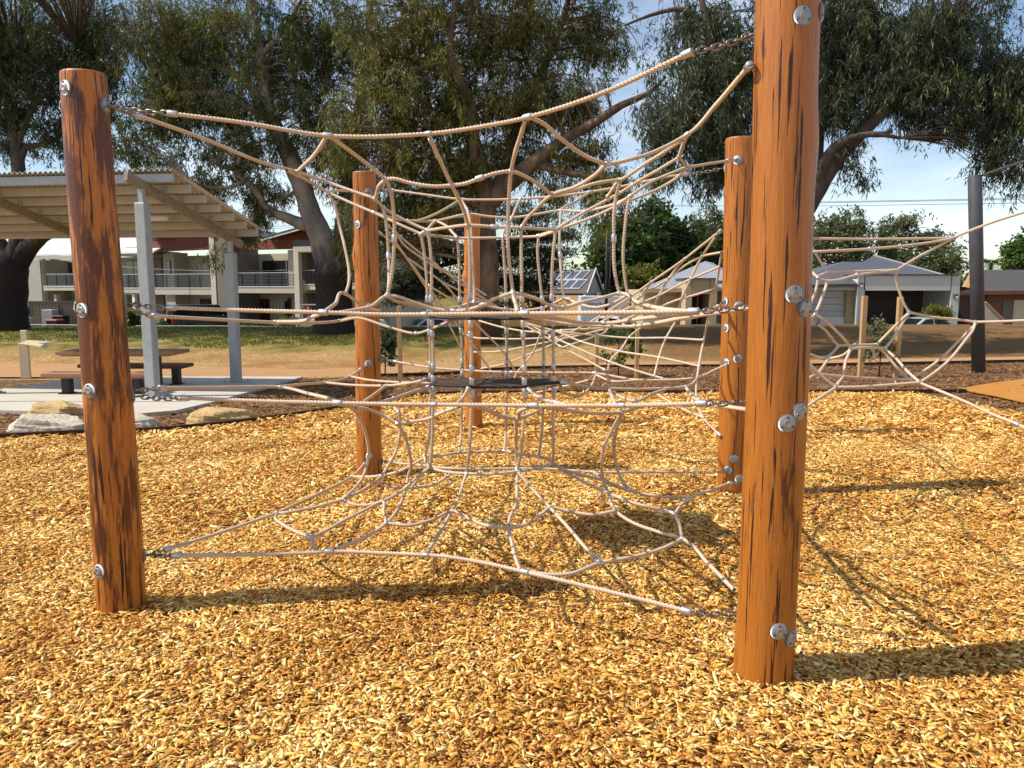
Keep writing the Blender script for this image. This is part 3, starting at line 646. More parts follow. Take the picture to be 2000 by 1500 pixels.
NET = """337,222,3.76f 480,240,3.76 640,265,3.78c 838,261,3.75n 940,247,3.68 1030,229,3.58c 1180,180,3.4 1342,105,3.2f
270,226,3.85f 400,272,4.1 507,316,4.35 580,336,4.6n 640,356,4.8 700,377,4.7 732,389,4.65n 752,408,4.7 790,430,4.75 835,450,4.72n
560,332,4.5 600,352,4.8 640,375,5.3n 690,398,5.2 730,415,5.1n 775,436,5.0 822,457,4.95n
640,375,5.3 660,373,5.7 677,372,5.95f
637,267,3.78 632,276,3.85 612,305,4.2 586,330,4.55 580,336,4.6
646,268,3.78 690,300,3.9 730,331,4.0 752,350,4.05n 765,385,4.15 770,430,4.2 770,467,4.2c 766,530,4.2 757,576,4.2n
752,351,4.05 741,362,4.2 736,378,4.5 732,389,4.65
752,350,4.05 770,349,4.03 800,357,4.02 850,364,4.0 882,362,4.0n 910,358,3.98 937,348,3.96c 970,338,3.95 998,335,3.95n 1030,347,4.0 1060,366,4.1 1081,379,4.2n 1115,373,4.2 1160,359,4.2 1212,351,4.25n
838,262,3.75 842,275,3.78n 865,325,3.95 882,362,4.0n 897,390,4.15 908,418,4.35 914,441,4.45n 917,480,4.45 918,540,4.45 917,579,4.45f
1026,233,3.58 1015,270,3.7 1003,310,3.9 998,335,3.95n 995,370,4.0 992,430,4.05 992,480,4.05 996,525,4.05 1002,572,4.05n 1007,592,3.9 1011,610,3.55
1036,229,3.58 1062,242,3.6 1100,275,3.65 1140,303,3.7 1170,316,3.72 1186,320,3.75n 1225,313,3.78 1280,296,3.88 1342,263,4.0n 1400,203,3.55 1462,130,3.14f
1183,321,3.75 1160,343,3.9 1120,366,4.1 1081,379,4.2 1050,405,4.35 1020,443,4.45n 1018,480,4.45 1019,540,4.45 1019,583,4.45f
1334,273,4.0 1300,295,4.05 1260,320,4.15 1222,346,4.22 1212,351,4.25 1198,368,4.4 1187,384,4.55n
1212,352,4.25 1203,386,4.3 1199,420,4.3 1199,466,4.3c 1199,510,4.3 1203,545,4.3 1210,573,4.3n
1342,264,4.0 1333,285,4.3 1327,306,4.5n 1334,316,4.8 1344,325,5.1n 1390,319,5.5 1422,314,5.75f
1325,308,4.5 1285,332,4.6 1250,352,4.7 1212,376,4.75 1185,391,4.75 1130,421,4.72 1085,449,4.7n
1340,327,5.1 1305,341,5.0 1275,354,4.95 1231,383,4.8n 1190,409,4.95 1120,438,5.1 1052,460,5.15n
1344,327,5.1 1318,350,5.05 1280,372,5.0 1240,388,4.9 1196,403,4.9
1231,383,4.8 1226,402,4.8 1221,440,4.8 1217,500,4.8 1220,540,4.8 1226,576,4.8n
765,371,6.4f 830,380,6.3 900,389,6.2n 960,390,6.15 1017,388,6.1n 1075,384,6.05 1152,375,6.0c 1225,362,6.0 1290,348,5.95 1340,340,5.95f
730,415,5.1 775,428,5.4 797,431,5.5n 852,431,5.6n 885,424,5.6 915,418,5.6n 955,423,5.6 1000,425,5.6n 1050,418,5.6 1095,411,5.6n 1131,413,5.5c 1165,408,5.3 1195,400,5.1 1229,386,4.85
900,389,6.2 870,408,5.9 835,425,5.6 812,433,5.5
852,431,5.6 870,440,5.5 885,455,5.3 892,464,5.25n 896,500,5.25 897,545,5.25 898,586,5.25f
850,432,5.6 842,440,5.2 835,450,4.75
900,389,6.2 908,402,5.9 915,418,5.6 920,450,5.5 923,500,5.45 926,560,5.45 926,590,5.4n
1017,388,6.1 1007,408,5.8 1000,425,5.6 990,445,5.4 982,463,5.25n 984,500,5.25 987,545,5.25 988,584,5.25f
1150,377,6.0 1125,393,5.8 1097,411,5.6 1094,440,5.5 1093,470,5.45 1094,498,5.45c 1097,540,5.4 1103,581,5.4n 1115,594,5.4
822,457,4.95 827,453,4.85 836,450,4.7n 875,444,4.55 914,440,4.45n 966,443,4.45c 1019,445,4.45n 1050,447,4.55 1085,449,4.7n 1070,456,4.95 1052,461,5.15n 1015,463,5.25 982,464,5.25n 935,465,5.25 892,465,5.25n 855,461,5.1 822,458,4.95
822,458,4.95n 828,490,4.95 833,540,4.95 835,584,4.95f
836,452,4.7n 841,490,4.7 843,540,4.7 842,584,4.7f
1085,451,4.7n 1080,500,4.7 1078,540,4.7 1078,581,4.7f
1052,461,5.15n 1050,490,5.15 1054,540,5.15 1059,585,5.15f
749,405,4.7n 755,440,4.7 759,500,4.7c 760,540,4.6 758,575,4.3
640,376,5.3n 652,395,5.3 663,440,5.3 673,480,5.2 682,530,5.1 681,555,5.0 675,573,4.9n
335,601,3.78f 480,606,3.75 632,610,3.66c 740,614,3.64 830,614,3.6n 930,613,3.56 1025,612,3.5c 1150,611,3.38 1250,610,3.28 1355,608,3.2f
304,618,3.9f 420,624,4.2 540,630,4.55c 600,631,4.9 664,626,5.5n 700,612,6.05f
542,628,4.5 590,627,4.2 612,618,3.8 632,611,3.66
634,609,3.66 655,593,4.2 675,574,4.9n 700,592,5.1 715,603,5.2 742,607,5.3
650,612,4.0 690,606,4.1 725,598,4.15 757,577,4.2n 775,579,4.2 800,588,4.25 850,604,4.3 885,607,4.3n 915,604,4.25 942,596,4.2c 970,582,4.1 1002,573,4.05n 1045,583,4.1 1080,598,4.15 1102,600,4.2n 1130,592,4.2 1175,582,4.25 1210,573,4.3n 1245,590,4.0 1300,604,3.5 1345,608,3.25
757,579,4.2 780,590,4.7 820,598,5.0 870,604,5.3 900,598,5.45 926,590,5.45n 960,600,5.5 1020,606,5.5 1060,601,5.5 1103,583,5.4n 1125,591,5.2 1165,600,5.0 1195,593,4.9 1226,577,4.8n 1240,590,5.0 1300,611,5.4 1380,612,5.8
664,627,5.5 700,621,5.4 757,638,5.3 812,651,5.2n 850,639,5.1 880,627,5.0 905,621,4.9
1025,614,3.5 1090,622,3.8 1140,631,4.1 1180,631,4.2n 1260,621,3.9 1347,612,3.3
1468,601,3.4 1400,611,3.5 1347,618,3.7 1290,629,4.1 1240,637,4.5c 1300,630,5.0 1370,612,5.5 1403,598,5.8f
1025,617,4.4n 1090,631,4.6 1160,636,4.6 1240,638,4.5
362,777,3.78f 500,783,3.74 660,787,3.68c 760,789,3.64 848,790,3.6n 950,791,3.55 1043,792,3.5c 1130,792,3.42 1215,792,3.35n 1300,790,3.26 1370,788,3.2f
316,758,3.9f 430,757,4.3 548,756,4.7n 600,768,4.4 640,778,4.0 660,786,3.7
548,755,4.7 595,750,5.2 635,747,5.6n 684,735,6.1n 705,721,6.3f
635,747,5.6 690,752,5.4 755,753,5.2n 800,748,5.05 828,742,4.95f
684,735,6.1 720,742,5.9 790,747,5.6 850,747,5.3n
755,753,5.2 725,775,4.8 693,796,4.0
838,756,4.7f 815,763,4.6 770,778,4.3n 735,788,3.9
772,706,6.4f 842,718,6.2n 920,724,6.1 1000,727,6.0n 1080,728,5.95 1162,729,5.9c 1245,742,5.7 1310,742,5.7 1362,737,5.7n 1400,721,5.8 1428,708,5.83f
1099,747,4.7f 1155,756,4.8 1190,759,4.8n 1260,760,5.0 1340,755,5.2n 1362,740,5.5
1162,731,5.9 1200,745,5.7 1245,743,5.7
1190,760,4.8 1196,776,4.3 1203,790,3.4n
1340,757,5.2 1352,774,4.6n 1366,784,3.6
1190,762,4.8 1215,776,4.7 1240,783,4.6n 1275,769,4.8 1300,761,5.0
1462,800,3.4 1400,791,3.65 1357,776,4.6n
1032,760,4.45f 1050,775,4.2 1085,786,3.8n 1105,791,3.45
1095,750,4.7 1104,768,5.0 1130,773,5.1n 1150,760,5.3 1163,735,5.8
915,759,4.45f 905,776,4.1 893,789,3.6
662,789,3.68 688,797,4.0n 708,828,4.4 718,862,4.7 720,890,4.9c 717,908,z.42 707,935,z.36 672,975,z.32n
777,827,4.2n 792,855,4.3 800,887,4.35 797,932,z.36 782,985,z.33 755,1022,z.32n 712,1050,z.3 655,1073,z.28
690,797,4.0 715,799,4.1 745,810,4.2 777,826,4.2 825,820,4.2 862,806,4.0 897,793,3.6
757,790,5.2 779,806,4.9n 782,840,5.1 775,877,z.44 752,920,z.37 745,930,z.35n 707,958,z.33 672,975,z.32
920,792,3.56 950,800,3.7 985,815,4.0 1008,817,4.1n 1014,804,3.8 1032,795,3.5
1010,818,4.1 1030,812,4.2 1055,801,4.3
1007,818,4.1 1008,850,4.4 1008,885,4.6 1010,920,z.48c 1010,950,z.42 1008,985,z.36 996,1012,z.33 994,1030,z.32n 1000,1060,z.3 1006,1085,z.29 1016,1113,z.29
1062,795,3.5 1105,801,3.7 1150,807,4.0 1212,806,4.3n 1237,798,4.5 1260,790,4.8
1212,807,4.3 1195,840,4.4 1180,870,4.45 1175,902,4.5 1180,942,z.38 1190,967,z.34 1202,997,z.32n 1237,1021,z.3 1290,1040,z.29 1332,1052,z.28n 1385,1102,z.27 1434,1152,z.26
1214,807,4.3 1204,840,4.6 1199,868,4.8c 1202,900,4.9 1212,932,z.38 1227,956,z.34n
830,891,z.46n 865,889,z.47 897,884,z.47n 940,882,z.47 985,881,z.47n 1020,888,z.47 1052,892,z.47n 1072,898,z.47 1080,905,z.47n 1050,914,z.48c 1010,921,z.48 960,926,z.48 911,925,z.48n 870,921,z.47 840,912,z.46n 832,902,z.46 830,892,z.46
911,926,z.48 903,950,z.43 895,975,z.36 884,996,z.32n 868,1025,z.31 850,1055,z.3 832,1083,z.29n
755,1022,z.32 800,1026,z.31 845,1015,z.31 884,998,z.32 915,1012,z.31 950,1026,z.31 994,1031,z.32 1030,1024,z.31 1060,1003,z.32 1075,992,z.33n 1110,998,z.31 1160,1005,z.31 1202,998,z.32
1012,922,z.48 1040,955,z.4 1075,992,z.33 1110,1030,z.31 1140,1065,z.3 1168,1095,z.28c
1030,1117,z.29 1070,1122,z.28 1112,1121,z.28 1172,1100,z.28n 1240,1087,z.28 1290,1073,z.28 1332,1053,z.28
1080,905,z.47 1105,922,z.43 1170,955,z.37 1240,983,z.33 1312,1002,z.3c 1320,1008,z.3 1328,1030,z.29 1332,1052,z.28
1318,1004,z.3 1332,985,z.3 1345,972,z.3n 1290,970,z.31 1227,957,z.34n 1180,939,z.38 1130,926,z.42 1101,917,z.45n 1085,907,z.47
1345,972,z.3 1390,957,z.28 1425,944,z.25f
772,904,z.05f 830,909,z.12 880,915,z.15 925,916,z.15n 1000,915,z.15 1080,916,z.15 1160,922,z.15c 1260,922,z.13 1355,922,z.1f
1160,922,z.15 1175,932,z.25 1192,946,z.33 1226,957,z.34
542,1002,z.3c 585,982,z.27 630,961,z.22c 687,931,z.15n 712,906,z.08f
687,931,z.15 742,929,z.25n 787,917,z.35 830,893,z.46
542,1002,z.3 560,1001,z.31 610,992,z.31 672,975,z.32n
672,975,z.32 690,985,z.31 715,987,z.31 747,979,z.33n 787,957,z.36 815,932,z.42 840,913,z.46
607,1050,z.29c 640,1035,z.29 675,1015,z.3 710,998,z.31 747,980,z.33 750,1000,z.32 755,1022,z.32
542,1003,z.3 538,1009,z.29 550,1022,z.29 580,1039,z.29 607,1050,z.29 613,1064,z.28 617,1077,z.28
745,930,z.35 742,943,z.3 770,952,z.27 812,952,z.25n 850,945,z.25 882,925,z.3
838,912,z.46 820,930,z.35 805,951,z.26
328,1072,z.29f 400,1050,z.29 470,1027,z.3 542,1002,z.3
346,1085,z.28f 480,1083,z.28 615,1079,z.28 643,1077,z.28c 740,1080,z.28 832,1084,z.29n 870,1087,z.29 950,1100,z.29 1025,1117,z.29c 1150,1146,z.28 1250,1170,z.27 1340,1193,z.26f""".split('\n')
VERT = [(836, 841, 4.95, 830, 891), (842, 846, 4.7, 840, 912), (917, 921, 4.45, 911, 924), (1019, 1024, 4.45, 1010, 920), (1078, 1081, 4.7, 1080, 904), (1059, 1062, 5.15, 1052, 892), (988, 990, 5.25, 985, 881), (898, 903, 5.25, 897, 883)]
CH = []
def dY(p0, p1, y0, y1, conv=fY): CH.append((P(*p0, conv(y0)), P(*p1, conv(y1))))
for xu, xl, Y, xb, yb in VERT:
    k = 1+(4.85-Y)*.018/.4
    def yy(v): return 560+(v-560)*(4.85/Y)**.5
    NET.append(f"{(xu+xl)/2},{yy(650):.1f},{Y}f {xl-.5:.1f},{yy(680):.1f},{Y} {xl},{yy(714):.1f},{Y}f")
    NET.append(f"{xl+1},{yy(762):.1f},{Y}f {xl-1},{yy(800):.1f},{Y} {(xl*2+xb)/3:.1f},{yy(855):.1f},{Y} {xb},{yb},z.47")
    dY((xu, yy(586)), ((xu*3+xl)/4, yy(603)), Y, Y); dY(((xu+xl)/2, yy(633)), ((xu+xl)/2, yy(648)), Y, Y); dY((xl, yy(716)), (xl, yy(731)), Y, Y)
    for (px, a) in (((xu*3+xl)/4, 606), ((xu+xl)/2, 630), (xl, 737), (xl+.5, 757)):
        NET.append(f"{px:.1f},{yy(a)-3:.1f},{Y} {px+.05:.1f},{yy(a):.1f},{Y}c {px+.1:.1f},{yy(a)+3:.1f},{Y}")
# chains: near bay
def toP(key, cap, end, y=None, z=None):
    a, n_ = POST[key][1](*cap, *((38,) if key == 'NR' else ())); a = a+n_*.02
    CH.append((a, P(*end, fY(y)) if z is None else Pz(*end, z)))
toP('NL', (206, 206), (331, 221), 3.76); toP('NL', (206, 206), (264, 224), 3.85)
toP('NL', (241, 592), (329, 601), 3.78); toP('NL', (241, 604), (298, 617), 3.9)
toP('NL', (259, 774), (356, 777), 3.78); toP('NL', (259, 762), (310, 758), 3.9)
toP('NL', (275, 1085), (340, 1085), z=.28); toP('NL', (275, 1085), (322, 1074), z=.29)
toP('NR', (1481, 50), (1348, 102), 3.19); toP('NR', (1471, 118), (1466, 125), 3.12)
toP('NR', (1452, 597), (1361, 607), 3.19); toP('NR', (1447, 787), (1376, 788), 3.19); toP('NR', (1435, 1212), (1346, 1195), z=.26)
toP('MR', (1440, 312), (1427, 313), 5.77); toP('MR', (1416, 328), (1346, 339), 5.95); toP('MR', (1416, 588), (1405, 597), 5.8)
toP('MR', (1441, 700), (1431, 706), 5.83); toP('MR', (1444, 935), (1429, 943), z=.25); toP('MR', (1422, 918), (1361, 922), z=.1)
toP('ML', (720, 375), (682, 372), 5.95); toP('ML', (740, 366), (760, 371), 6.4); toP('ML', (722, 599), (703, 610), 6.05)
toP('ML', (720, 710), (707, 719), 6.3); toP('ML', (742, 699), (768, 705), 6.4); toP('ML', (722, 891), (714, 904), z=.08); toP('ML', (744, 900), (767, 903), z=.05)
nb = Vector((-.1, 5.1, 0)); nb.z = g(nb.x, nb.y)
N1 = thing('climbing_net', 'beige rope climbing net strung between the four nearest log posts', 'climbing net', nb, 'rope nets of the playground')
net(N1, NET, .0098, .0062, True)
for a, b in CH: chain_geo(a, b).out('chain', M_chain, N1, smooth=True)
# black rubber hammocks threaded on the hanging ropes
def hammock(cs):
    c = sum(cs, Vector())/len(cs); n = len(cs); ring = []
    for i in range(n):
        a = cs[i]; b = cs[(i+1) % n]
        for t in (0, .2, .4, .6, .8):
            q = a.lerp(b, t); k = math.sin(math.pi*t); q = q.lerp(c, .16*k); q.z -= .004*k; ring.append(q)
    rows = [ring]
    for s in (.8, .6, .4, .2): rows.append([q.lerp(c, 1-s)-Vector((0, 0, .004*(1-s))) for q in ring])
    V = []; m = len(ring)
    for dz in (.006, -.006):
        for r_ in rows: V += [q+Vector((0, 0, dz)) for q in r_]
        V.append(c+Vector((0, 0, dz-.004)))
    Fq = []; K = len(rows)*m+1
    for s in (0, K):
        for i in range(len(rows)-1):
            for k in range(m): Fq.append((s+i*m+k, s+i*m+(k+1) % m, s+(i+1)*m+(k+1) % m, s+(i+1)*m+k))
        for k in range(m): Fq.append((s+(len(rows)-1)*m+k, s+(len(rows)-1)*m+(k+1) % m, s+K-1))
    for k in range(m): Fq.append((k, (k+1) % m, K+(k+1) % m, K+k))
    o = obj('rubber_hammock', V, Fq, M_hammock, N1, smooth=False)
    e = MB(); e.tube(ring+[ring[0], ring[1]], .008, 6, False); e.out('hem', M_rubber, o, smooth=True)
oct_ = [(835, 4.95), (841, 4.7), (917, 4.45), (1021, 4.45), (1080, 4.7), (1060, 5.15), (989, 5.25), (900, 5.25)]
hammock([P(x, 622-(Y-4.45)*9, fY(Y)) for x, Y in oct_])
hammock([P(x, y, fY(Y)) for (x, Y), y in zip([(831, 4.95), (840, 4.7), (917, 4.45), (1031, 4.45), (1096, 4.7), (1074, 5.15), (990, 5.25), (902, 5.25)], (743, 752, 757, 757, 747, 741, 738, 739))])
# far bay
BACK = """742,455,7.3f 775,481,7.4 797,507,7.5n 831,553,7.6 869,605,7.8 920,668,8.0n 960,725,8.2 990,760,8.3
797,505,7.5 828,526,7.7 867,554,7.9n 894,585,8.0 925,627,8.1 985,690,8.2 1008,728,8.3
867,552,7.9 898,568,8.1n 922,580,8.3 970,598,8.5
757,440,7.3f 803,480,7.5 849,515,7.7n 894,550,7.9 940,580,8.1 985,608,8.3 1037,636,8.4 1112,673,8.0n 1190,706,7.6n 1250,726,7.3 1305,742,7.0
770,447,7.35 789,478,7.6 824,504,7.8n 849,521,8.0 905,549,8.3n 950,577,8.4
838,558,7.7n 880,583,8.1 915,602,8.4 960,625,8.5
1025,629,8.3 1067,643,8.3n 1115,650,8.2 1165,655,8.2n 1230,660,8.0n 1300,660,7.7n 1372,664,7.3n
1025,632,8.3 1082,646,8.2 1135,667,8.0n 1210,686,7.6n 1287,698,7.2n 1365,715,6.9n
1025,635,8.3 1060,655,8.2 1095,677,8.1c 1140,700,7.9 1180,722,7.7c
1188,640,8.6n 1180,650,8.4 1162,657,8.2 1135,667,8.0 1112,674,8.0 1096,680,8.1
1250,641,8.4n 1227,660,8.0 1210,686,7.6 1191,706,7.6 1188,723,7.6
1320,627,8.0n 1301,660,7.7 1287,698,7.2 1277,737,6.9
1410,490,6.6 1402,540,6.75 1398,563,6.8n 1385,612,7.0n 1375,662,7.2 1365,715,6.9n 1360,772,6.7 1373,815,6.5n 1405,849,6.35f
1280,768,7.2 1328,796,6.9 1373,815,6.5
1406,452,6.55f 1370,480,6.75 1337,506,6.9n 1272,551,7.2n 1235,577,7.5n 1190,606,7.9 1140,636,8.2 1090,661,8.3
1397,463,6.6 1371,501,6.8n 1349,545,6.9n 1332,583,7.0n 1318,624,7.3
1408,493,6.6 1371,501,6.8 1342,516,6.9 1307,543,7.1n 1252,578,7.4n 1220,598,7.7 1180,621,8.0
1407,520,6.6 1380,532,6.75 1349,545,6.9 1287,577,7.2n 1248,593,7.5n 1220,605,7.7 1150,641,8.1
1398,563,6.8 1365,574,6.9 1332,583,7.0 1286,600,7.3n 1240,616,7.6 1180,641,8.0
1337,506,6.9 1307,543,7.1 1287,577,7.2 1276,602,7.4
1272,552,7.2 1250,579,7.5 1235,598,7.7
905,652,9.8 930,660,9.5 962,661,9.3n 1010,662,9.0 1075,659,8.8n 1132,652,8.7
927,688,9.9f 985,685,9.4n 1050,672,9.0n 1110,660,8.8 1185,642,8.7n
940,720,9.6 987,710,9.2n 1035,691,8.9 1070,677,8.7n 1110,656,8.6
938,627,9.95f 985,640,9.4n 1040,648,9.0n 1097,645,8.7n 1185,640,8.6 1260,633,8.4n 1330,625,8.0 1395,612,7.2
760,455,7.4 812,530,7.9 850,590,8.3n 880,640,8.6 905,690,9.0n
1060,640,8.5 1040,690,8.6n 1005,740,8.6 1030,765,8.4 1100,755,8.2n 1150,742,8.0""".split('\n')
nb2 = Vector((.8, 8.4, 0)); nb2.z = g(.8, 8.4)
N2 = thing('climbing_net', 'finer beige rope net slung behind the first net towards the slim far log post', 'climbing net', nb2, 'rope nets of the playground')
net(N2, BACK, .0105, .03, False, lambda y: y)
RIGHT = """1446,470,9.5 1500,468,8.3 1581,466,6.6 1700,467,6.8 1857,465,7.0n
1446,496,9.5 1500,494,8.2 1581,492,6.3 1700,486,6.5c 1800,476,6.8 1857,467,7.0
1857,466,7.0c 1930,437,6.9 2000,414,6.8 2120,372,6.6
1857,468,7.0 1800,498,6.9 1750,528,6.7n
1575,466,6.6 1597,502,6.5 1615,531,6.4n
1560,512,6.2 1577,524,6.2 1597,542,6.1n
1616,532,6.4 1604,537,6.25 1597,543,6.1 1610,548,6.1 1675,537,6.3c 1750,528,6.7
1617,531,6.4 1680,530,6.55 1750,527,6.7
1598,545,6.1 1594,565,6.1 1588,582,6.1 1581,598,6.1
1616,533,6.4 1615,552,6.3 1604,585,6.2 1592,614,6.1n
1749,530,6.7 1753,556,6.7 1764,590,6.7 1775,609,6.7n
1592,615,6.1 1575,624,6.0 1550,634,5.9
1590,616,6.1 1576,634,6.0 1570,650,6.0
1593,617,6.1 1600,619,6.1 1622,636,6.2 1645,658,6.2 1662,681,6.3n
1595,633,6.4 1612,645,6.5 1632,670,6.6 1637,675,6.6n
1637,675,6.6 1672,674,6.7c 1712,673,6.8n
1662,681,6.3 1690,679,6.4 1728,680,6.5n
1637,676,6.6 1625,690,6.5 1610,699,6.4c 1590,695,6.3 1565,683,6.2
1661,682,6.3 1648,693,6.3 1617,701,6.4c
1661,683,6.3 1652,705,6.2 1646,735,6.0 1632,755,5.9n
1617,702,6.4 1607,717,6.2 1597,731,6.0n
1597,731,6.0 1580,738,5.9 1555,752,5.8
1597,730,6.0 1585,722,5.9 1560,706,5.8
1597,731,6.0 1640,735,6.2 1700,739,6.4 1775,741,6.7c
1567,692,5.9 1598,729,5.9 1632,756,5.9
1632,757,5.9 1612,770,5.8 1572,797,5.6c
1634,756,5.9 1670,756,5.9 1720,753,5.95 1795,747,6.0n
1728,681,6.5 1748,698,6.4 1772,725,6.2 1797,747,6.0
1712,674,6.8 1730,692,6.8 1752,718,6.75 1775,741,6.7
1797,748,6.0 1875,780,5.7 1940,810,5.5 1985,828,5.3c 2060,865,5.1
1797,747,6.0 1825,728,6.2 1855,702,6.4 1885,665,6.6 1900,645,6.7 1905,630,6.8c
1777,740,6.7 1808,722,6.7 1840,698,6.75 1878,660,6.8 1905,632,6.8
1905,629,6.8 1950,628,6.7 2000,626,6.6 2100,622,6.4
1905,629,6.8 1870,624,6.8 1825,620,6.75 1775,610,6.7
1775,611,6.7 1755,630,6.75 1730,655,6.8 1712,673,6.8
1776,612,6.7 1760,635,6.6 1745,660,6.55 1729,680,6.5
1705,682,6.6 1707,695,6.6 1704,701,6.6 1714,690,6.6""".split('\n')
nb3 = Vector((4.1, 6.5, 0)); nb3.z = g(4.1, 6.5)
N3 = thing('climbing_net', 'open beige rope net at the right edge hung towards the dark mast', 'climbing net', nb3, 'rope nets of the playground')
net(N3, RIGHT, .0115, .03, False, lambda y: y)
# dark steel mast
b = Pg(1912, 728); t_ = P(1904, 341, b.y); m = MB()
m.lathe((b.x, b.y, b.z-.1), (t_.x-b.x, 0, t_.z-b.z+.1), [(0, .172), (t_.z-b.z+.09, .172), (t_.z-b.z+.1, .166), (t_.z-b.z+.1, .02)], 32)
mast = thing('steel_mast', 'dark grey round steel mast standing behind the rope net on the far side', 'mast', b); po = m.out('pole', M_mast, mast); 
po.data.polygons.foreach_set('use_smooth', np.array([len(f) == 4 for f in m.f]))
ca = P(1917, 343, b.y); cb = P(1960, 328, b.y-1.5); cc = P(2010, 312, b.y-3); cd = P(2120, 270, b.y-6)
MB().tube(catmull([ca, cb, cc], .3), .035, 6).out('chain', M_chain, mast, smooth=True); MB().tube([cc, cd], .05, 8).out('cable', M_rope, mast, smooth=True)
# ------------------------------------------------------------------ picnic shelter
def proj(p):
    d = Vector(p)-Vector((0, 0, CAMZ)); f = d.y*math.cos(TH)-d.z*math.sin(TH); u = d.y*math.sin(TH)+d.z*math.cos(TH)
    return CX+F*d.x/f, CY-F*u/f
A = Pg(300, 780); B = Pg(462, 752); A.z = g(A.x, A.y)+.06; B.z = g(B.x, B.y)+.06
v = Vector((B.x-A.x, B.y-A.y, 0)); span = v.length; v.normalize(); u = Vector((-v.y, v.x, 0))
zA = P(280, 370, A.y).z; zB = P(448, 472, B.y).z; sl = (zB-zA)/span
def SP(uu, t, dz=0): q = Vector((A.x, A.y, 0))+u*uu+v*t; q.z = zA+sl*t+dz; return q
def onroof(px, py, dz):
    nrm = Vector((0, 0, 1)); tv = v+Vector((0, 0, sl)); nrm = u.cross(tv); o = SP(0, 0, dz); d = ray(px, py); c = Vector((0, 0, CAMZ))
    q = c+d*((o-c).dot(nrm)/d.dot(nrm)); r = q-Vector((A.x, A.y, 0)); return r.dot(u), r.dot(v)
def solve(f, x, a, b):
    for _ in range(50):
        m = (a+b)/2
        if (f(m)-x)*(f(a)-x) <= 0: b = m
        else: a = m
    return (a+b)/2
tf = solve(lambda t: proj(SP(0, t))[0], 246, -4, 1); tb = solve(lambda t: proj(SP(0, t))[0], 472, 1, 8)
RD = .17     # rafter depth
c1 = onroof(331, 326, RD+.22); c2 = onroof(517, 462, RD+.02)
ur = (c1[0]+c2[0])/2; t0 = c1[1]; t1 = c2[1]
ul2 = onroof(0, 398, 0)[0]; ul2b = onroof(120, 458, 0)[0]; ul = (ul2+ul2b)/2
uend = ul+4.2
print('shelter', tf, tb, c1, c2, ul2, ul2b, span, A, B)
sh = thing('picnic_shelter', 'open picnic shelter with a sloping beige corrugated roof on square grey columns', 'shelter', (A+u*ul/2+v*span/2))
def column(uu, t, ztop):
    q = SP(uu, t); zb = g(q.x, q.y)+.06; m = MB(); W = .098; m.bev((-W, -W, zb), (W, W, ztop-.24), .012); m.box((-.045, -.045, ztop-.24), (.045, .045, ztop+.02))
    R_ = Matrix.Translation((q.x, q.y, 0)) @ Matrix.Rotation(math.atan2(v.y, v.x)-math.pi/2, 4, 'Z'); o = m.xf(R_).out('column', M_galv, sh)
    m = MB(); m.bev((-.26, -.2, zb-.01), (.26, .2, zb+.018), .006)
    for sx in (-.2, .2):
        for sy in (-.14, .14): m.lathe((sx, sy, zb+.018), (0, 0, 1), [(0, .02), (.02, .02), (.021, .008), (.045, .008)], 8)
    m.xf(R_).out('base_plate', M_galv, o)
for uu in (0, ul):
    column(uu, 0, zA); column(uu, span, zB)
    m = MB(); m.beam(SP(uu, tf, RD/2), SP(uu, tb, RD/2), .075, RD); m.out('rafter', M_grime, sh)
npur = 7
for k in range(npur):
    t = t0+.12+(t1-t0-.2)*k/(npur-1); m = MB(); a_ = SP(ur+.06, t, RD+.075); b_ = SP(uend-.06, t, RD+.075)
    m.beam(a_, b_, .055, .15)
    o = m.out('purlin', M_galv if k == 0 else M_beige, sh)
    m = MB()
    for uu in (0, ul):
        q = SP(uu-.07, t, RD+.06); m.bev(q-Vector((.06, .034, .06)), q+Vector((.06, -.028, .06)), .004)
        for s in (-.03, .03): m.lathe(q+Vector((s, -.034, s)), (0, -1, 0), [(0, .012), (.012, .012), (.013, .001)], 6)
    m.out('cleat', M_galv, o)
# corrugated sheet
nw = int((uend-ur)/.105); cols = []
for i in range(nw*6+1): cols.append((ur+i*.105/6, .025*math.cos(2*math.pi*i/6)))
rows = np.linspace(t0, t1, 6); V = []
for dz in (.170+.026, .174+.026):
    for t in rows:
        for (uu, z) in cols: V.append(SP(uu, t, RD+dz-.02+z))
n = len(cols); m_ = len(rows); Fq = []
for s in (0, 1):
    for i in range(m_-1):
        for k in range(n-1):
            a = s*n*m_+i*n+k; Fq.append((a, a+1, a+1+n, a+n))
for k in range(n-1):
    Fq.append((k, k+1, n*m_+k+1, n*m_+k)); a = (m_-1)*n+k; Fq.append((a, a+1, n*m_+a+1, n*m_+a))
obj('roof_sheet', V, Fq, M_beige, sh, smooth=True)
q = SP(1.0, span*.62, RD-.03); m = MB(); m.lathe(q-u*.3, u, [(0, .02), (.02, .06), (.58, .06), (.6, .02)], 12); m.out('light_fitting', M_white, sh, smooth=True)
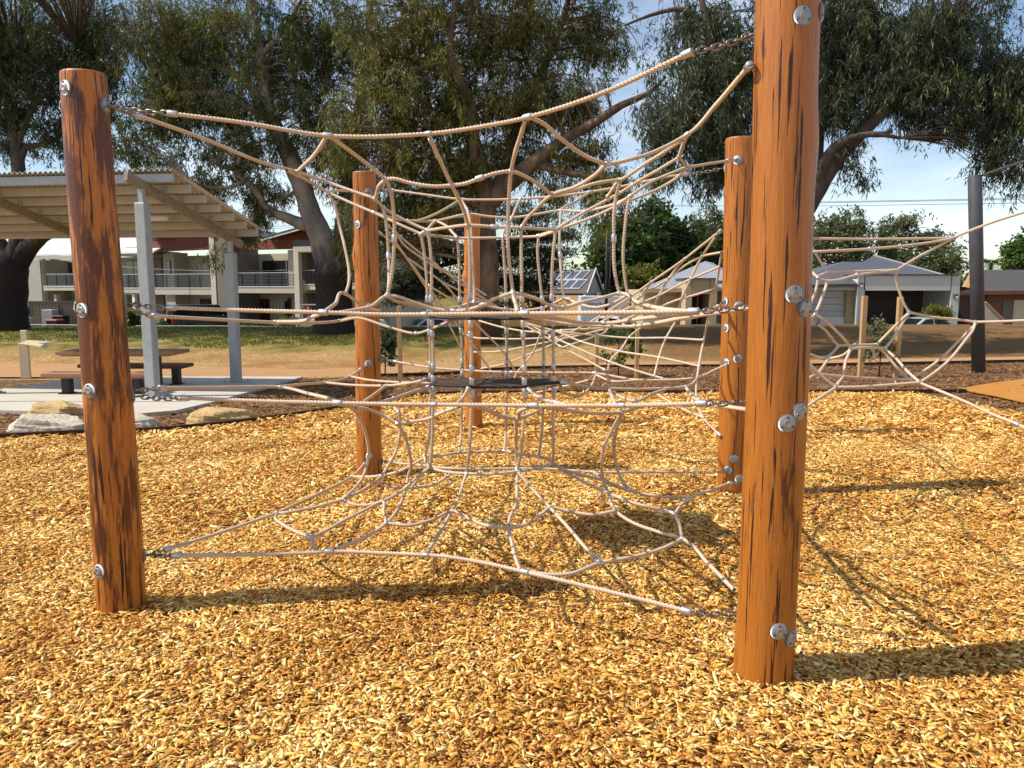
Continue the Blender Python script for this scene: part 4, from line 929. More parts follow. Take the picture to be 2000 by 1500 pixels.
# ------------------------------------------------------------------ picnic table and benches
TA = Pg(185, 768); TA.z = g(TA.x, TA.y)+.06
def on_slab(px, py): q = Pg(px, py); q.z = g(q.x, q.y)+.06; return q
def plank_top(name, x0, x1, y0, y1, z, th, mat, par, n):
    m = MB(); w_ = (y1-y0)/n
    for k in range(n): m.bev((x0, y0+k*w_+.004, z-th), (x1, y0+(k+1)*w_-.004, z), .006)
    m.box((x0+.1, y0+.02, z-th-.02), (x1-.1, y1-.02, z-th-.004)); return m.out(name, mat, par)
zt = g(-8.5, 15.5)+.06
Yt = 15.3; xa = P(107, 690, Yt).x; xb = P(338, 690, Yt).x; zt0 = g(-8, Yt)+.06
tb_ = thing('picnic_table', 'brown timber picnic table on dark steel legs under the shelter', 'table', ((xa+xb)/2, Yt+.3, zt0))
ztop = P(220, 687, Yt).z
plank_top('tabletop', xa, xb, Yt, Yt+.8, ztop, .075, M_slat, tb_, 5)
for xx in (xa+.55, xb-.62):
    m = MB(); m.bev((xx, Yt+.28, zt0), (xx+.16, Yt+.5, ztop-.085), .01); m.out('leg', M_leg, tb_)
def bench(label, px0, px1, pyt, Y, legs, mat):
    x0 = P(px0, pyt, Y).x; x1 = P(px1, pyt, Y).x; z = P((px0+px1)/2, pyt, Y).z; zb = g((x0+x1)/2, Y)+.06
    b_ = thing('picnic_bench', label, 'bench', ((x0+x1)/2, Y+.2, zb), 'benches at the picnic table')
    plank_top('seat', x0, x1, Y, Y+.42, z, .075, mat, b_, 3)
    for f in legs:
        xx = x0+(x1-x0)*f; m = MB(); m.bev((xx-.075, Y+.12, zb), (xx+.075, Y+.3, z-.085), .01); m.bev((xx-.12, Y+.08, zb-.005), (xx+.12, Y+.34, zb+.014), .004); m.out('leg', M_leg, b_)
bench('low timber bench on the near side of the picnic table', 78, 287, 730, 14.45, (.19, .86), M_slat)
bench('dark timber bench on the far side of the picnic table', 150, 363, 712, 16.5, (.2, .87), M_slatdk)
# interpretive sign: folded cream sheet
q = on_slab(48, 742); Ys = q.y; s_ = thing('folded_metal_sign', 'cream folded metal sign standing at the slab edge beyond the benches', 'sign', q)
xl = P(38, 700, Ys).x; xr_ = P(57, 700, Ys).x; zt_ = P(48, 671, Ys).z
m = MB(); m.bev((xl, Ys-.02, q.z-.02), (xr_, Ys+.04, zt_), .006); m.out('post', M_cream, s_)
pA = P(38, 672, Ys); pB = P(92, 681, Ys-.15); pC = P(97, 669, Ys+.35); pD = P(55, 666, Ys+.3)
m = MB(); m.prism([pA, pB, pC, pD], (0, 0, .025)); m.out('panel', M_cream, s_)
q = Pg(49, 672); m = MB(); m.bev((q.x-.12, q.y-.06, q.z-.1), (q.x+.12, q.y+.06, P(49, 645, q.y).z), .01); tag(m.out('utility_pillar', M_cream), 'short cream pillar on the grass behind the folded sign', 'pillar')
# ------------------------------------------------------------------ rocks
def rock(name, px0, px1, pyb, pyt, label, mat, seed, depth=.6):
    pb = Pg((px0+px1)/2, pyb); x0 = P(px0, pyb, pb.y).x; x1 = P(px1, pyb, pb.y).x; zt = P((px0+px1)/2, pyt, pb.y+.15).z
    rs = np.random.default_rng(seed); nu, nvv = 40, 22; V = []
    cen = Vector(((x0+x1)/2, pb.y+depth/2, g(pb.x, pb.y)-.03)); sx = (x1-x0)/2; sz = zt-cen.z
    ks = rs.normal(0, 1, (9, 3)); ks /= np.linalg.norm(ks, axis=1)[:, None]; ds = rs.uniform(.72, .98, 9); ph = rs.uniform(0, 6, 6)
    for j_ in range(nvv+1):
        for i_ in range(nu):
            th = math.pi*j_/nvv; a = 2*math.pi*i_/nu; d = np.array([math.sin(th)*math.cos(a), math.sin(th)*math.sin(a), math.cos(th)])
            d = np.sign(d)*np.abs(d)**.72; dn = d.copy()
            r = 1.0
            for kk, dd in zip(ks, ds):
                c = dn.dot(kk)
                if c*r > dd: r = dd/c
            r *= 1+.035*math.sin(d[0]*7+ph[0])*math.sin(d[1]*6+ph[1]+d[2]*5)+.022*math.sin(d[2]*19+ph[2]+d[0]*3)+.015*math.sin(d[0]*23+d[1]*17+ph[3])
            V.append((cen.x+d[0]*r*sx*1.05, cen.y+d[1]*r*depth/2, cen.z+d[2]*r*sz*1.0))
    Fq = [(j_*nu+i_, j_*nu+(i_+1) % nu, (j_+1)*nu+(i_+1) % nu, (j_+1)*nu+i_) for j_ in range(nvv) for i_ in range(nu)]
    return tag(obj(name, V, Fq, mat, smooth=False), label, 'rock', 'landscape rocks in the garden bed')
rock('sandstone_rock', 352, 473, 831, 799, 'yellow sandstone rock alone on the bark between the two log posts', M_sand, 4, .75)
rock('sandstone_rock', -24, 136, 846, 811, 'pale grey sandstone rock nearest the left edge of the photo', M_sandp, 8, .7)
rock('sandstone_rock', 18, 152, 817, 786, 'flat yellow sandstone slab behind the pale rock', M_sand, 15, .9)
rock('sandstone_rock', 158, 286, 838, 810, 'pale rock mostly hidden behind the dark stained post', M_sandp, 23, .6)
# ------------------------------------------------------------------ saplings with stakes
def leafblob(N, cen, rad, L, W, mode='rand', tint=(.45, .2), clumps=None, droop=.6):
    """N small leaf faces in an ellipsoid, gathered in clumps; returns arrays"""
    cen = np.array(cen); rad = np.array(rad)
    if clumps:
        d = rng.normal(0, 1, (clumps, 3)); d /= np.linalg.norm(d, axis=1)[:, None]; rr = rng.uniform(.35, 1, (clumps, 1))**.6
        cc = cen+d*rr*rad; k = rng.integers(0, clumps, N); c = cc[k]+rng.normal(0, 1, (N, 3))*rad*.17; ct = rng.normal(0, .12, clumps)[k]
    else:
        d = rng.normal(0, 1, (N, 3)); d /= np.linalg.norm(d, axis=1)[:, None]; c = cen+d*(rng.random((N, 1))**.5)*rad; ct = 0; cc = None
    return (*leaves(c, L, W, droop), np.clip(rng.normal(tint[0], tint[1], N)+ct, 0, 1), cc)
def leaves(c, L, W, droop):
    N = len(c); d = rng.normal(0, 1, (N, 3)); d[:, 2] -= droop*2.2; d /= np.linalg.norm(d, axis=1)[:, None]
    r = rng.normal(0, 1, (N, 3)); s = np.cross(d, r); s /= np.linalg.norm(s, axis=1)[:, None]+1e-9
    l = L*rng.uniform(.65, 1.35, (N, 1)); w_ = W*rng.uniform(.7, 1.3, (N, 1))
    q = np.stack([c, c+d*l*.42+s*w_*.5, c+d*l, c+d*l*.42-s*w_*.5], 1)
    return q.reshape(-1, 3), (np.arange(N)*4)[:, None]+np.arange(4)[None]
def merge(ps):
    off = 0; VV = []; FF = []; TT = []
    for V, Fc, t in ps: VV.append(V); FF.append(Fc+off); TT.append(np.repeat(t, 4)); off += len(V)
    return np.vstack(VV), np.vstack(FF), np.concatenate(TT)
def stake(px, pyb, pyt, label, w_=.045):
    q = Pg(px, pyb); q.z = g(q.x, q.y); zt = P(px, pyt, q.y).z; m = MB(); m.bev((q.x-w_, q.y-w_, q.z-.05), (q.x+w_, q.y+w_, zt), .006)
    return tag(m.out('timber_stake', M_timber), label, 'stake', 'stakes beside the saplings')
def sapling(px, pyb, pyt, wpx, N, L, label, mat, pale=None):
    q = Pg(px, pyb); q.z = g(q.x, q.y); top = P(px, pyt, q.y); H = top.z-q.z; rw = wpx/2*q.y/F
    t = thing('sapling', label, 'young tree', q, 'saplings in the mulch'); st = MB()
    st.tube([q-Vector((0, 0, .1)), q+Vector((.02, 0, H*.5)), q+Vector((-.02, .02, H*.95))], [.02, .015, .005], 6); cs = []
    for k in range(16):
        h = rng.uniform(.2, .98)*H; a = rng.uniform(0, 6.28); r_ = rw*rng.uniform(.4, .95)*(1-.35*abs(h/H-.5)); e = q+Vector((math.cos(a)*r_, math.sin(a)*r_, min(h+.12, H)))
        st.tube([q+Vector((0, 0, h*.85)), e], [.008, .003], 4); cs.append(e)
    st.out('trunk', M_darkbark, t); ps = []
    for e in cs:
        V, Fc, tt, _ = leafblob(N//16, e, (rw*.33, rw*.33, H*.11), L, L*.38, tint=(.5, .25), droop=.25); ps.append((V, Fc, tt))
    V, Fc, tt = merge(ps); obj('crown', V, Fc, mat, t, attr={'tint': tt})
sapling(1207, 735, 640, 84, 1100, .13, 'leafy sapling between two stakes seen through the rope net', M_broad)
sapling(1716, 738, 630, 62, 800, .12, 'sapling between two tall stakes behind the open rope net', leaf_mat('grey_sapling_leaf', (.06, .07, .03), (.16, .17, .07), (.40, .38, .26), .3))
sapling(752, 735, 640, 46, 420, .16, 'dark leafed sapling beside the knotty log post', leaf_mat('dark_sapling_leaf', (.012, .025, .01), (.03, .05, .02), (.10, .11, .04), .2))
stake(1165, 742, 640, 'thin stake at the side of the leafy sapling nearer the knotty post'); stake(1243, 742, 633, 'dark stake at the side of the leafy sapling nearer the two orange posts')
stake(1680, 737, 578, 'tall stake on the log post side of the sapling behind the open rope net', .06); stake(1749, 738, 580, 'tall stake on the mast side of the sapling behind the open rope net', .06); stake(782, 742, 597, 'slender stake beside the knotty log post', .05)
q1 = Pg(1683, 737); q2 = Pg(1748, 738); m = MB(); z = q1.z+.28
m.tube(catmull([q1+Vector((0, -.05, .3)), (q1+q2)/2+Vector((0, .05, .2)), q2+Vector((0, -.05, .3))], .2), .025, 6); tag(m.out('tie_strap', M_timber), 'sagging strap tied between the two tall stakes', 'strap')
# ------------------------------------------------------------------ poles and wires
def pole(name, px, pyb, pyt, Y, r, mat, label, cat='pole'):
    b_ = P(px, 600, Y); zb = g(b_.x, Y); zt = P(px, pyt, Y).z; t = thing(name, label, cat, (b_.x, Y, zb))
    MB().lathe((b_.x, Y, zb-.2), (0, 0, 1), [(0, r), ((zt-zb)*.5, r*.92), (zt-zb+.2, r*.8)], 12).out('shaft', mat, t, smooth=True); return t, Vector((b_.x, Y, zt)), zb
t, top, zb = pole('flag_pole', 1184, 0, 408, 40, .085, M_blackm, 'thin black pole standing in front of the big green trees')
MB().bev((top.x+.06, 39.9, P(1187, 562, 40).z), (top.x+.2, 40.1, P(1187, 545, 40).z), .01).out('winch_box', M_blackm, t)
MB().tube([(top.x+.16, 40, top.z), (top.x+.16, 40, P(1187, 560, 40).z)], .02, 6).out('halyard', M_grey, t)
t, top, zb = pole('street_lamp', 615, 0, 412, 60, .05, M_galv, 'thin street lamp with a round white globe behind the building roof', 'lamp')
MB().sphere(top, .24).out('globe', M_white, t, smooth=True)
t, top, zb = pole('power_pole', 9, 0, 436, 62, .15, M_darkbark, 'dark timber power pole with a crossarm beside the far left tree', 'power pole')
MB().bev((top.x-1.0, 61.9, top.z-.4), (top.x+1.1, 62.1, top.z-.22), .01).out('crossarm', M_darkbark, t)
for xx in (-.9, -.3, .4, 1.0): MB().lathe((top.x+xx, 62, top.z-.22), (0, 0, 1), [(0, .05), (.1, .07), (.2, .05), (.26, .01)], 8).out('insulator', M_grey, t)
def wire(pts, label, r=.018, mat=None):
    m = MB(); m.tube(catmull([P(*p) for p in pts], 2.0), r, 5); tag(m.out('power_line', mat or M_blackm), label, 'power line', 'overhead wires')
wire([(1420, 397, 62), (1620, 394, 62), (1900, 389, 60), (2100, 384, 58)], 'uppermost overhead wire crossing the open sky by the mast')
wire([(1420, 400, 62), (1620, 396, 62), (1900, 391, 60), (2100, 387, 58)], 'middle overhead wire crossing the open sky by the mast')
wire([(1240, 402, 62), (1620, 402, 62), (1900, 398, 60), (2100, 395, 58)], 'lowest overhead wire crossing the open sky by the mast')
wire([(60, 500, 52), (145, 511, 52), (250, 522, 52), (330, 527, 52), (450, 529, 52), (580, 527, 52), (640, 522, 52)], 'pale service wire sagging in front of the balconies', .02, M_grey)
wire([(330, 446, 66), (500, 443, 66), (640, 438, 66)], 'upper overhead wire above the building gable', .016); wire([(330, 450, 66), (500, 447, 66), (640, 442, 66)], 'lower overhead wire above the building gable', .016)
# low barrier rail on top of the rise, by the cars
def rail(pts, posts, label):
    m = MB(); t0_ = None; t = thing('barrier_rail', label, 'rail', P(*pts[0]))
    m.tube([P(*p) for p in pts], .035, 6); m.out('rail', M_galv, t)
    for p in posts:
        q = P(*p); MB().bev((q.x-.04, q.y-.04, g(q.x, q.y)-.1), (q.x+.04, q.y+.04, q.z), .005).out('post', M_galv, t)
rail([(30, 634, 41), (125, 635, 41), (240, 636, 41)], [(85, 635, 41), (178, 635, 41)], 'low pipe rail in front of the brown fence')
rail([(265, 637, 41), (440, 637, 41), (600, 640, 41)], [(365, 637, 41), (440, 637, 41), (520, 638, 41), (597, 639, 41)], 'low pipe rail in front of the balcony building')
# ------------------------------------------------------------------ two storey building
FA = P(40, 560, 60); FBp = P(700, 560, 46.5); fe = Vector((FBp.x-FA.x, FBp.y-FA.y, 0)).normalized(); fn = Vector((-fe.y, fe.x, 0))
def fp(px, py, d):
    o = Vector((FA.x, FA.y, CAMZ))+fn*d; r = ray(px, py); c = Vector((0, 0, CAMZ)); q = c+r*((o-c).dot(fn)/r.dot(fn))
    w_ = q-Vector((FA.x, FA.y, 0)); return w_.dot(fe), q.z
def fl(s, d, z): q = Vector((FA.x, FA.y, 0))+fe*s+fn*d; return Vector((q.x, q.y, z))
def fb(px0, px1, py0, py1, d, th, m=None, zlow=None):
    s0 = fp(px0, (py0+py1)/2, d)[0]; s1 = fp(px1, (py0+py1)/2, d)[0]; z1 = fp((px0+px1)/2, py0, d)[1]; z0 = fp((px0+px1)/2, py1, d)[1] if zlow is None else zlow
    m = m or MB(); V = [fl(s, dd, z) for z in (z0, z1) for (s, dd) in ((s0, d), (s1, d), (s1, d+th), (s0, d+th))]
    return m.add(V, [(0, 3, 2, 1), (4, 5, 6, 7), (0, 1, 5, 4), (1, 2, 6, 5), (2, 3, 7, 6), (3, 0, 4, 7)])
gb = -1.9
bd = thing('apartment_building', 'two storey cream apartment building with slatted balconies and red brick gables', 'building', fl(14, 2, -1.6))
def part(n, mat, m, par=None): return m.out(n, mat, par or bd)
part('wall', M_render, fb(-60, 760, 500, 640, 2.6, 5.0, zlow=gb))
part('wall', M_renderg, fb(41, 82, 508, 640, .2, 2.4, zlow=gb)); part('pier', M_render, fb(33, 41, 497, 640, -.05, .3, zlow=gb))
part('wall', M_taupe, fb(421, 446, 450, 640, -.25, 2.8, zlow=gb)); part('pier', M_block, fb(411.5, 421, 450, 640, -.3, 2.8, zlow=gb))
part('pier', M_block, fb(575, 584.5, 490.5, 640, -.2, .32, zlow=gb)); part('pier', M_block, fb(563, 574, 488, 560, .6, .35))
part('pier', M_render, fb(620.5, 627, 567, 640, .05, .25, zlow=gb)); part('pier', M_white, fb(259.5, 264.5, 575, 640, .05, .22, zlow=gb)); part('pier', M_render, fb(82, 86, 500, 640, .3, .3, zlow=gb))
part('pier', M_render, fb(107, 112, 575, 640, .3, .3, zlow=gb)); part('wall', M_taupe, fb(112, 128, 566, 640, .9, .4, zlow=gb))
# cream wing walls stepping out between the flats
part('wall', M_render, fb(322, 342, 493, 640, 1.3, 1.28, zlow=gb)); part('wall', M_taupe, fb(583.5, 600, 492, 640, 1.4, 1.18, zlow=gb)); part('wall', M_taupe, fb(296, 318, 493, 640, 1.9, .69, zlow=gb))
# balcony slabs and their railings
def railing(px0, px1, pyt, pyb, d, npost):
    r_ = MB(); fb(px0, px1, pyt, pyt+1.6, d, .07, r_); o = part('balustrade', M_galv, r_); sl_ = MB(); nsl = 9
    for k in range(nsl):
        y = pyt+3.2+(pyb-pyt-4)*k/(nsl-1); fb(px0+.5, px1-.5, y, y+1.35, d+.012, .03, sl_)
    part('slats', M_dkroof, sl_, o)
    for k in range(npost+1):
        x = px0+(px1-px0-1.2)*k/npost; part('post', M_blackm, fb(x, x+1.3, pyt+1.6, pyb, d-.02, .03), o)
for (a, b_, yt, yb, d) in ((20, 36, 559, 569, -.1), (85, 148, 558.5, 567.5, 0), (238, 277, 562, 572, -.1), (299, 416, 562, 575.5, -.15), (440, 576, 559.5, 572.5, -.1), (584, 628, 555, 566, .15), (676, 700, 553, 565, 0)):
    part('balcony_slab', M_render, fb(a, b_, yt+1.2, yb, d, 2.7-d)); part('balcony_coping', M_white2, fb(a, b_, yt, yt+1.2, d-.04, .5))
railing(20, 33, 538, 558, 0, 2); railing(90, 148, 534.5, 558, .1, 3); railing(238, 275, 535, 561.5, 0, 3); railing(303, 412, 534.5, 561.5, -.05, 5); railing(446, 574.5, 532, 559, 0, 5); railing(586, 628, 527, 554.5, .25, 2); railing(676, 692, 525, 552.5, .1, 2)
# openings
def window(px0, px1, py0, py1, d, name='window', gm=None, fm=None):
    f_ = MB(); fb(px0, px1, py0, py1, d, .06, f_); o = part(name, fm or M_blackm, f_); p_ = MB(); n_ = max(1, round((px1-px0)/12))
    w_ = (px1-px0)/n_
    for k in range(n_): fb(px0+k*w_+.8, px0+(k+1)*w_-.8, py0+.8, py1-.8, d-.012, .01, p_)
    part('pane', gm or M_glass, p_, o)
window(246, 276, 509, 560, 2.5); window(395, 412, 512, 562, 2.5); window(513, 562, 509, 560, 2.5); window(120, 148, 512, 558, 2.5); window(323.5, 333, 509, 535, 1.22)
window(556, 561, 588, 630, 2.5); window(562, 567.5, 582, 630, 2.5); window(349, 362, 586, 600, 2.5)
for a, b_, y0 in ((484, 526, 584), (391, 412, 584), (88, 108, 576), (440, 466, 584), (596, 612, 585)):
    m = MB(); fb(a, b_, y0, 640, 2.52, .06, m, gb); o = part('garage_door', M_garage, m)
    m = MB()
    for k in range(4): fb(a+.6, b_-.6, y0+6+k*9, y0+6.6+k*9, 2.505, .01, m)
    part('seam', M_blackm, m, o)
window(247, 275, 576, 600, 2.5)
# brick gables, roofs, flashings
def gable(pts, d, th, mat, name):
    q = [fl(*((lambda a: (a[0], d, a[1]))(fp(x, y, d)))) for x, y in pts]; m = MB(); m.prism(q, fn*th); return part(name, mat, m)
gable([(293, 492), (293, 466), (352, 440), (412, 462), (412, 487)], .5, .3, M_brickr, 'brick_gable')
gable([(446, 489), (446, 480), (518, 461), (592, 447), (625, 455), (625, 484), (574, 486)], .5, .3, M_brickr, 'brick_gable')
gable([(293, 493), (293, 489), (362, 487), (412, 482), (412, 486.5)], .35, .14, M_pinkb, 'gable_soffit')
for pts in ([(510, 463.5), (590, 441), (590, 444.5), (510, 467)], [(590, 441), (730, 466), (730, 470), (590, 444.5)], [(286, 466), (352, 436), (352, 440), (286, 470)], [(352, 436), (420, 462), (420, 466), (352, 440)]):
    gable(pts, -.35, 9.0, M_dkroof, 'roof')
for pts in ([(510, 467.2), (590, 444.8), (590, 447.5), (510, 470)], [(590, 444.8), (730, 470.2), (730, 473), (590, 447.5)]): gable(pts, -.33, .12, M_white, 'barge_board')
part('fascia', M_render, fb(572.5, 640, 481, 491.5, -.15, 2.8)); part('flashing', M_dkroof, fb(572, 640, 468, 480.6, .1, 2.2)); part('fascia', M_render, fb(670, 745, 480, 492, -.1, 2.8))
part('fascia', M_render, fb(236, 276, 494.5, 500.5, -.1, 2.8)); part('flashing', M_dkroof, fb(236, 292, 490.5, 494.2, -.05, 2.6)); part('clerestory', M_white, fb(243, 292, 481, 490, .6, 1.2))
m = MB()
for y in (482.5, 485.5, 488): fb(244, 290, y, y+.7, .57, .02, m)
part('louvre', M_grey, m)
# white metal roof of the left wing
a0, z0 = fp(60, 500, -.3); a1, z1 = fp(300, 494, -.3)
q = [fl(a0, -.3, z0), fl(a1, -.3, z1), fl(a1-1.5, 7, fp(280, 448, 7)[1]), fl(a0+1.2, 7, fp(90, 455, 7)[1])]; m = MB(); m.prism(q, (0, 0, .12)); part('roof', M_white2, m)
part('fascia', M_render, fb(62, 152, 499.5, 505, -.3, .3)); part('fascia', M_render, fb(-40, 45, 500, 506, 0, .3))
m = MB(); fb(45, 62, 497, 503, .5, 2.5, m); part('roof_edge', M_taupe, m)
# ------------------------------------------------------------------ frontal building blocks
def FBx(px0, px1, py0, py1, Y, th, m=None, zlow=None):
    pm_ = (py0+py1)/2; x0 = P(px0, pm_, Y).x; x1 = P(px1, pm_, Y).x; z1 = P((px0+px1)/2, py0, Y).z; z0 = P((px0+px1)/2, py1, Y).z if zlow is None else zlow
    m = m or MB(); return m.box((x0, Y, z0), (x1, Y+th, z1))
# brown sheet fence, cabinet, bins on the left
Yf = 47; t = thing('sheet_fence', 'brown ribbed sheet fence behind the dark bins', 'fence', P(100, 640, Yf))
FBx(57, 236, 589, 645, Yf, .05, zlow=-1.7).out('panel', M_vboard, t); FBx(56, 236, 588, 589.6, Yf-.03, .1).out('capping', M_fence, t)
for a in (55.5, 113, 171, 235): FBx(a, a+2, 588, 645, Yf-.04, .08, zlow=-1.7).out('post', M_grey if a < 60 else M_fence, t)
m = MB(); x = P(92, 620, 46); m.bev((P(82, 620, 46).x, 46, -1.6), (P(102.5, 620, 46).x, 46.7, P(92, 605, 46).z), .02); tag(m.out('utility_cabinet', M_grey), 'grey utility cabinet against the brown fence', 'cabinet')
def bin_(px, pyl, Y, lid, body, label, wpx=19):
    w_ = wpx*Y/F/2; q = P(px, pyl, Y); zb = g(q.x, Y); t = thing('wheelie_bin', label, 'bin', (q.x, Y, zb), 'wheelie bins'); z1 = max(q.z, zb+.8)
    m = MB(); m.prism([(q.x-w_*.85, Y, zb+.05), (q.x+w_*.85, Y, zb+.05), (q.x+w_, Y-.04, z1-.05), (q.x-w_, Y-.04, z1-.05)], (0, .65, 0)); m.out('body', body, t)
    m = MB(); m.bev((q.x-w_*1.08, Y-.09, z1-.05), (q.x+w_*1.08, Y+.68, z1+.05), .03); m.tube([(q.x-w_, Y+.72, z1), (q.x+w_, Y+.72, z1)], .02, 6); m.out('lid', lid, t)
    for s in (-1, 1): MB().lathe((q.x+s*w_*.9, Y+.6, zb+.1), (s, 0, 0), [(0, .1), (.05, .1)], 10).out('wheel', M_tyre, t)
bin_(101, 626, 44.5, M_red, M_blackm, 'dark bin with a red lid in front of the grey cabinet', 21); bin_(113, 618, 45.5, M_blackm, M_blackm, 'black bin beside the grey cabinet', 20)
bin_(48, 623, 44.5, M_grey, M_grey, 'pale grey box beside the parked utility', 8)
bin_(1346.5, 638, 44, M_red, pm('bin_green', (.02, .04, .028), None, 3, .5, 0, 0), 'red lidded bin nearer the garage wall of the grey roofed house', 20); bin_(1371, 638, 44, M_red, MC['bin_green'], 'red lidded bin right under the doorway beside the orange post', 20); bin_(1401, 635, 44.3, M_green, MC['bin_green'], 'green lidded bin next to the orange log post', 19)
# ------------------------------------------------------------------ cars
def car(name, label, cat, loc, rz, paint, prof, wins, wx, L, W=.88, zr=(.95, 1.45, .66), wr=.32, tail=(.62, .85), spare=False, rack=None, group='parked cars'):
    loc = Vector(loc); t = thing(name, label, cat, (0, 0, 0), group)
    def hw(z): return W if z <= zr[0] else W+(zr[2]-W)*min(1, (z-zr[0])/(zr[1]-zr[0]))
    poly = prof+[(L-.15, .26), (.15, .26)]; n = len(poly); V = [(x, -hw(z), z) for x, z in poly]+[(x, hw(z), z) for x, z in poly]
    Fq = [tuple(range(n)), tuple(range(2*n-1, n-1, -1))]+[(i, n+i, n+(i+1) % n, (i+1) % n) for i in range(n)]
    m = MB(); m.add(V, Fq); b_ = m.out('body', paint, t); bm_ = b_.modifiers.new('bevel', 'BEVEL'); bm_.width = .035; bm_.segments = 2; bm_.limit_method = 'ANGLE'
    for poly_ in wins['side']:
        for s in (-1, 1):
            q = [Vector((x, s*(hw(z)+.006), z)) for x, z in poly_]; m = MB(); m.prism(q, (0, -s*.012, 0)); m.out('window', M_glass, t)
    for (x0, z0, x1, z1) in wins['ends']:
        nv_ = Vector((-(z1-z0), 0, x1-x0)).normalized(); nv_ = nv_ if nv_.z > 0 else -nv_
        q = [Vector((x0, -hw(z0)*.88, z0)), Vector((x0, hw(z0)*.88, z0)), Vector((x1, hw(z1)*.88, z1)), Vector((x1, -hw(z1)*.88, z1))]; m = MB(); m.prism([p+nv_*.012 for p in q], -nv_*.016); m.out('windscreen', M_glass, t)
    for x in wx:
        for s in (-1, 1):
            MB().lathe((x, s*(W-.02), wr*1.02), (0, s, 0), [(0, wr*1.15), (.026, wr*1.15), (.027, wr)], 24).out('wheel_arch', M_trim, t)
            o = MB().lathe((x, s*(W-.16), wr), (0, s, 0), [(0, wr*.9), (.03, wr), (.17, wr), (.2, wr*.92), (.2, wr*.66)], 24).out('wheel', M_tyre, t)
            mm_ = MB(); mm_.lathe((x, s*(W+.035), wr), (0, s, 0), [(0, wr*.66), (.012, wr*.6), (.006, wr*.2), (.02, wr*.12), (.02, .001)], 20); mm_.out('rim', M_rim, o)
    for s in (-1, 1):
        m = MB(); m.bev((-.012, s*W*.98-.05-(.17 if s > 0 else -.02), tail[0]), (.12, s*W*.98+.05-(.02 if s > 0 else -.17), tail[1]), .01); m.out('tail_light', M_tail, t)
        m = MB(); m.bev((L-.16, s*W*.86-.14, .62), (L+.012, s*W*.86+.14, .76), .01); m.out('headlight', M_grey, t)
        m = MB(); m.bev((wins['mir'], s*(W+.02)-.09, zr[0]), (wins['mir']+.1, s*(W+.02)+.09, zr[0]+.14), .02); m.out('mirror', paint, t)
    m = MB(); m.bev((-.06, -W*.95, .34), (.1, W*.95, .52), .03); m.out('bumper', M_grey if spare else M_trim, t)
    m = MB(); m.bev((L-.1, -W*.95, .30), (L+.05, W*.95, .46), .03); m.out('bumper', M_trim, t)
    if spare:
        MB().lathe((-.02, .1, 1.0), (-1, 0, 0), [(0, .34), (.03, .36), (.18, .36), (.2, .32), (.2, .2)], 24).out('spare_wheel', M_tyre, t); MB().lathe((-.21, .1, 1.0), (-1, 0, 0), [(0, .2), (.02, .17), (.02, .01)], 20).out('spare_cover', M_white, t)
    if rack:
        m = MB(); x0, x1, z0, z1 = rack
        for s in (-1, 1):
            m.tube([(x0, s*W*.85, z0), (x0+.1, s*W*.8, z1), (x1, s*W*.78, z1), (x1, s*W*.85, z0)], .025, 6)
            m.tube([(x0+.05, s*W*.83, (z0+z1)/2), (x1, s*W*.8, (z0+z1)/2)], .02, 6)
        for x in np.linspace(x0+.1, x1, 4): m.tube([(x, -W*.79, z1), (x, W*.79, z1)], .022, 6)
        m.out('ladder_rack', M_grey, t)
    t.location = loc; t.rotation_euler = (0, 0, rz); return t
SED = [(0, .4), (.0, .72), (.08, .94), (.85, 1.0), (1.5, 1.42), (2.0, 1.47), (2.7, 1.43), (3.45, 1.0), (4.4, .86), (4.66, .66), (4.7, .4)]
SEDW = dict(side=[[(1.02, 1.01), (1.58, 1.36), (2.02, 1.40), (2.04, 1.0)], [(2.1, 1.0), (2.08, 1.40), (2.66, 1.36), (3.22, 1.0)]], ends=[(.9, 1.02, 1.46, 1.39), (3.4, 1.03, 2.74, 1.41)], mir=3.0)
UTE = [(0, .5), (0, 1.08), (1.75, 1.08), (1.8, 1.12), (2.0, 1.74), (2.4, 1.79), (3.2, 1.75), (3.9, 1.14), (5.0, 1.04), (5.2, .8), (5.22, .45)]
UTEW = dict(side=[[(2.0, 1.15), (2.1, 1.66), (2.62, 1.68), (2.62, 1.15)], [(2.7, 1.15), (2.7, 1.68), (3.18, 1.64), (3.72, 1.15)]], ends=[(1.82, 1.16, 1.99, 1.68), (3.88, 1.17, 3.24, 1.7)], mir=3.4)
SUV = [(0, .5), (0, 1.15), (.12, 1.8), (.5, 1.86), (2.7, 1.86), (3.3, 1.25), (4.3, 1.14), (4.5, .9), (4.5, .5)]
SUVW = dict(side=[[(.25, 1.2), (.3, 1.72), (1.1, 1.74), (1.1, 1.2)], [(1.2, 1.2), (1.2, 1.74), (1.95, 1.74), (1.95, 1.2)], [(2.05, 1.2), (2.05, 1.74), (2.66, 1.72), (3.1, 1.2)]], ends=[(.01, 1.2, .11, 1.74), (3.26, 1.28, 2.74, 1.8)], mir=2.9)
HAT = [(0, .4), (.0, .8), (.15, 1.05), (.55, 1.45), (1.2, 1.52), (2.2, 1.48), (2.95, 1.02), (3.75, .88), (3.95, .66), (4.0, .4)]
HATW = dict(side=[[(.62, 1.04), (.8, 1.38), (1.6, 1.42), (1.62, 1.04)], [(1.7, 1.04), (1.68, 1.42), (2.18, 1.38), (2.72, 1.04)]], ends=[(.18, 1.08, .53, 1.42), (2.9, 1.05, 2.25, 1.46)], mir=2.5)
def at(px, Y): q = P(px, 620, Y); return (q.x, Y, g(q.x, Y)+.02)
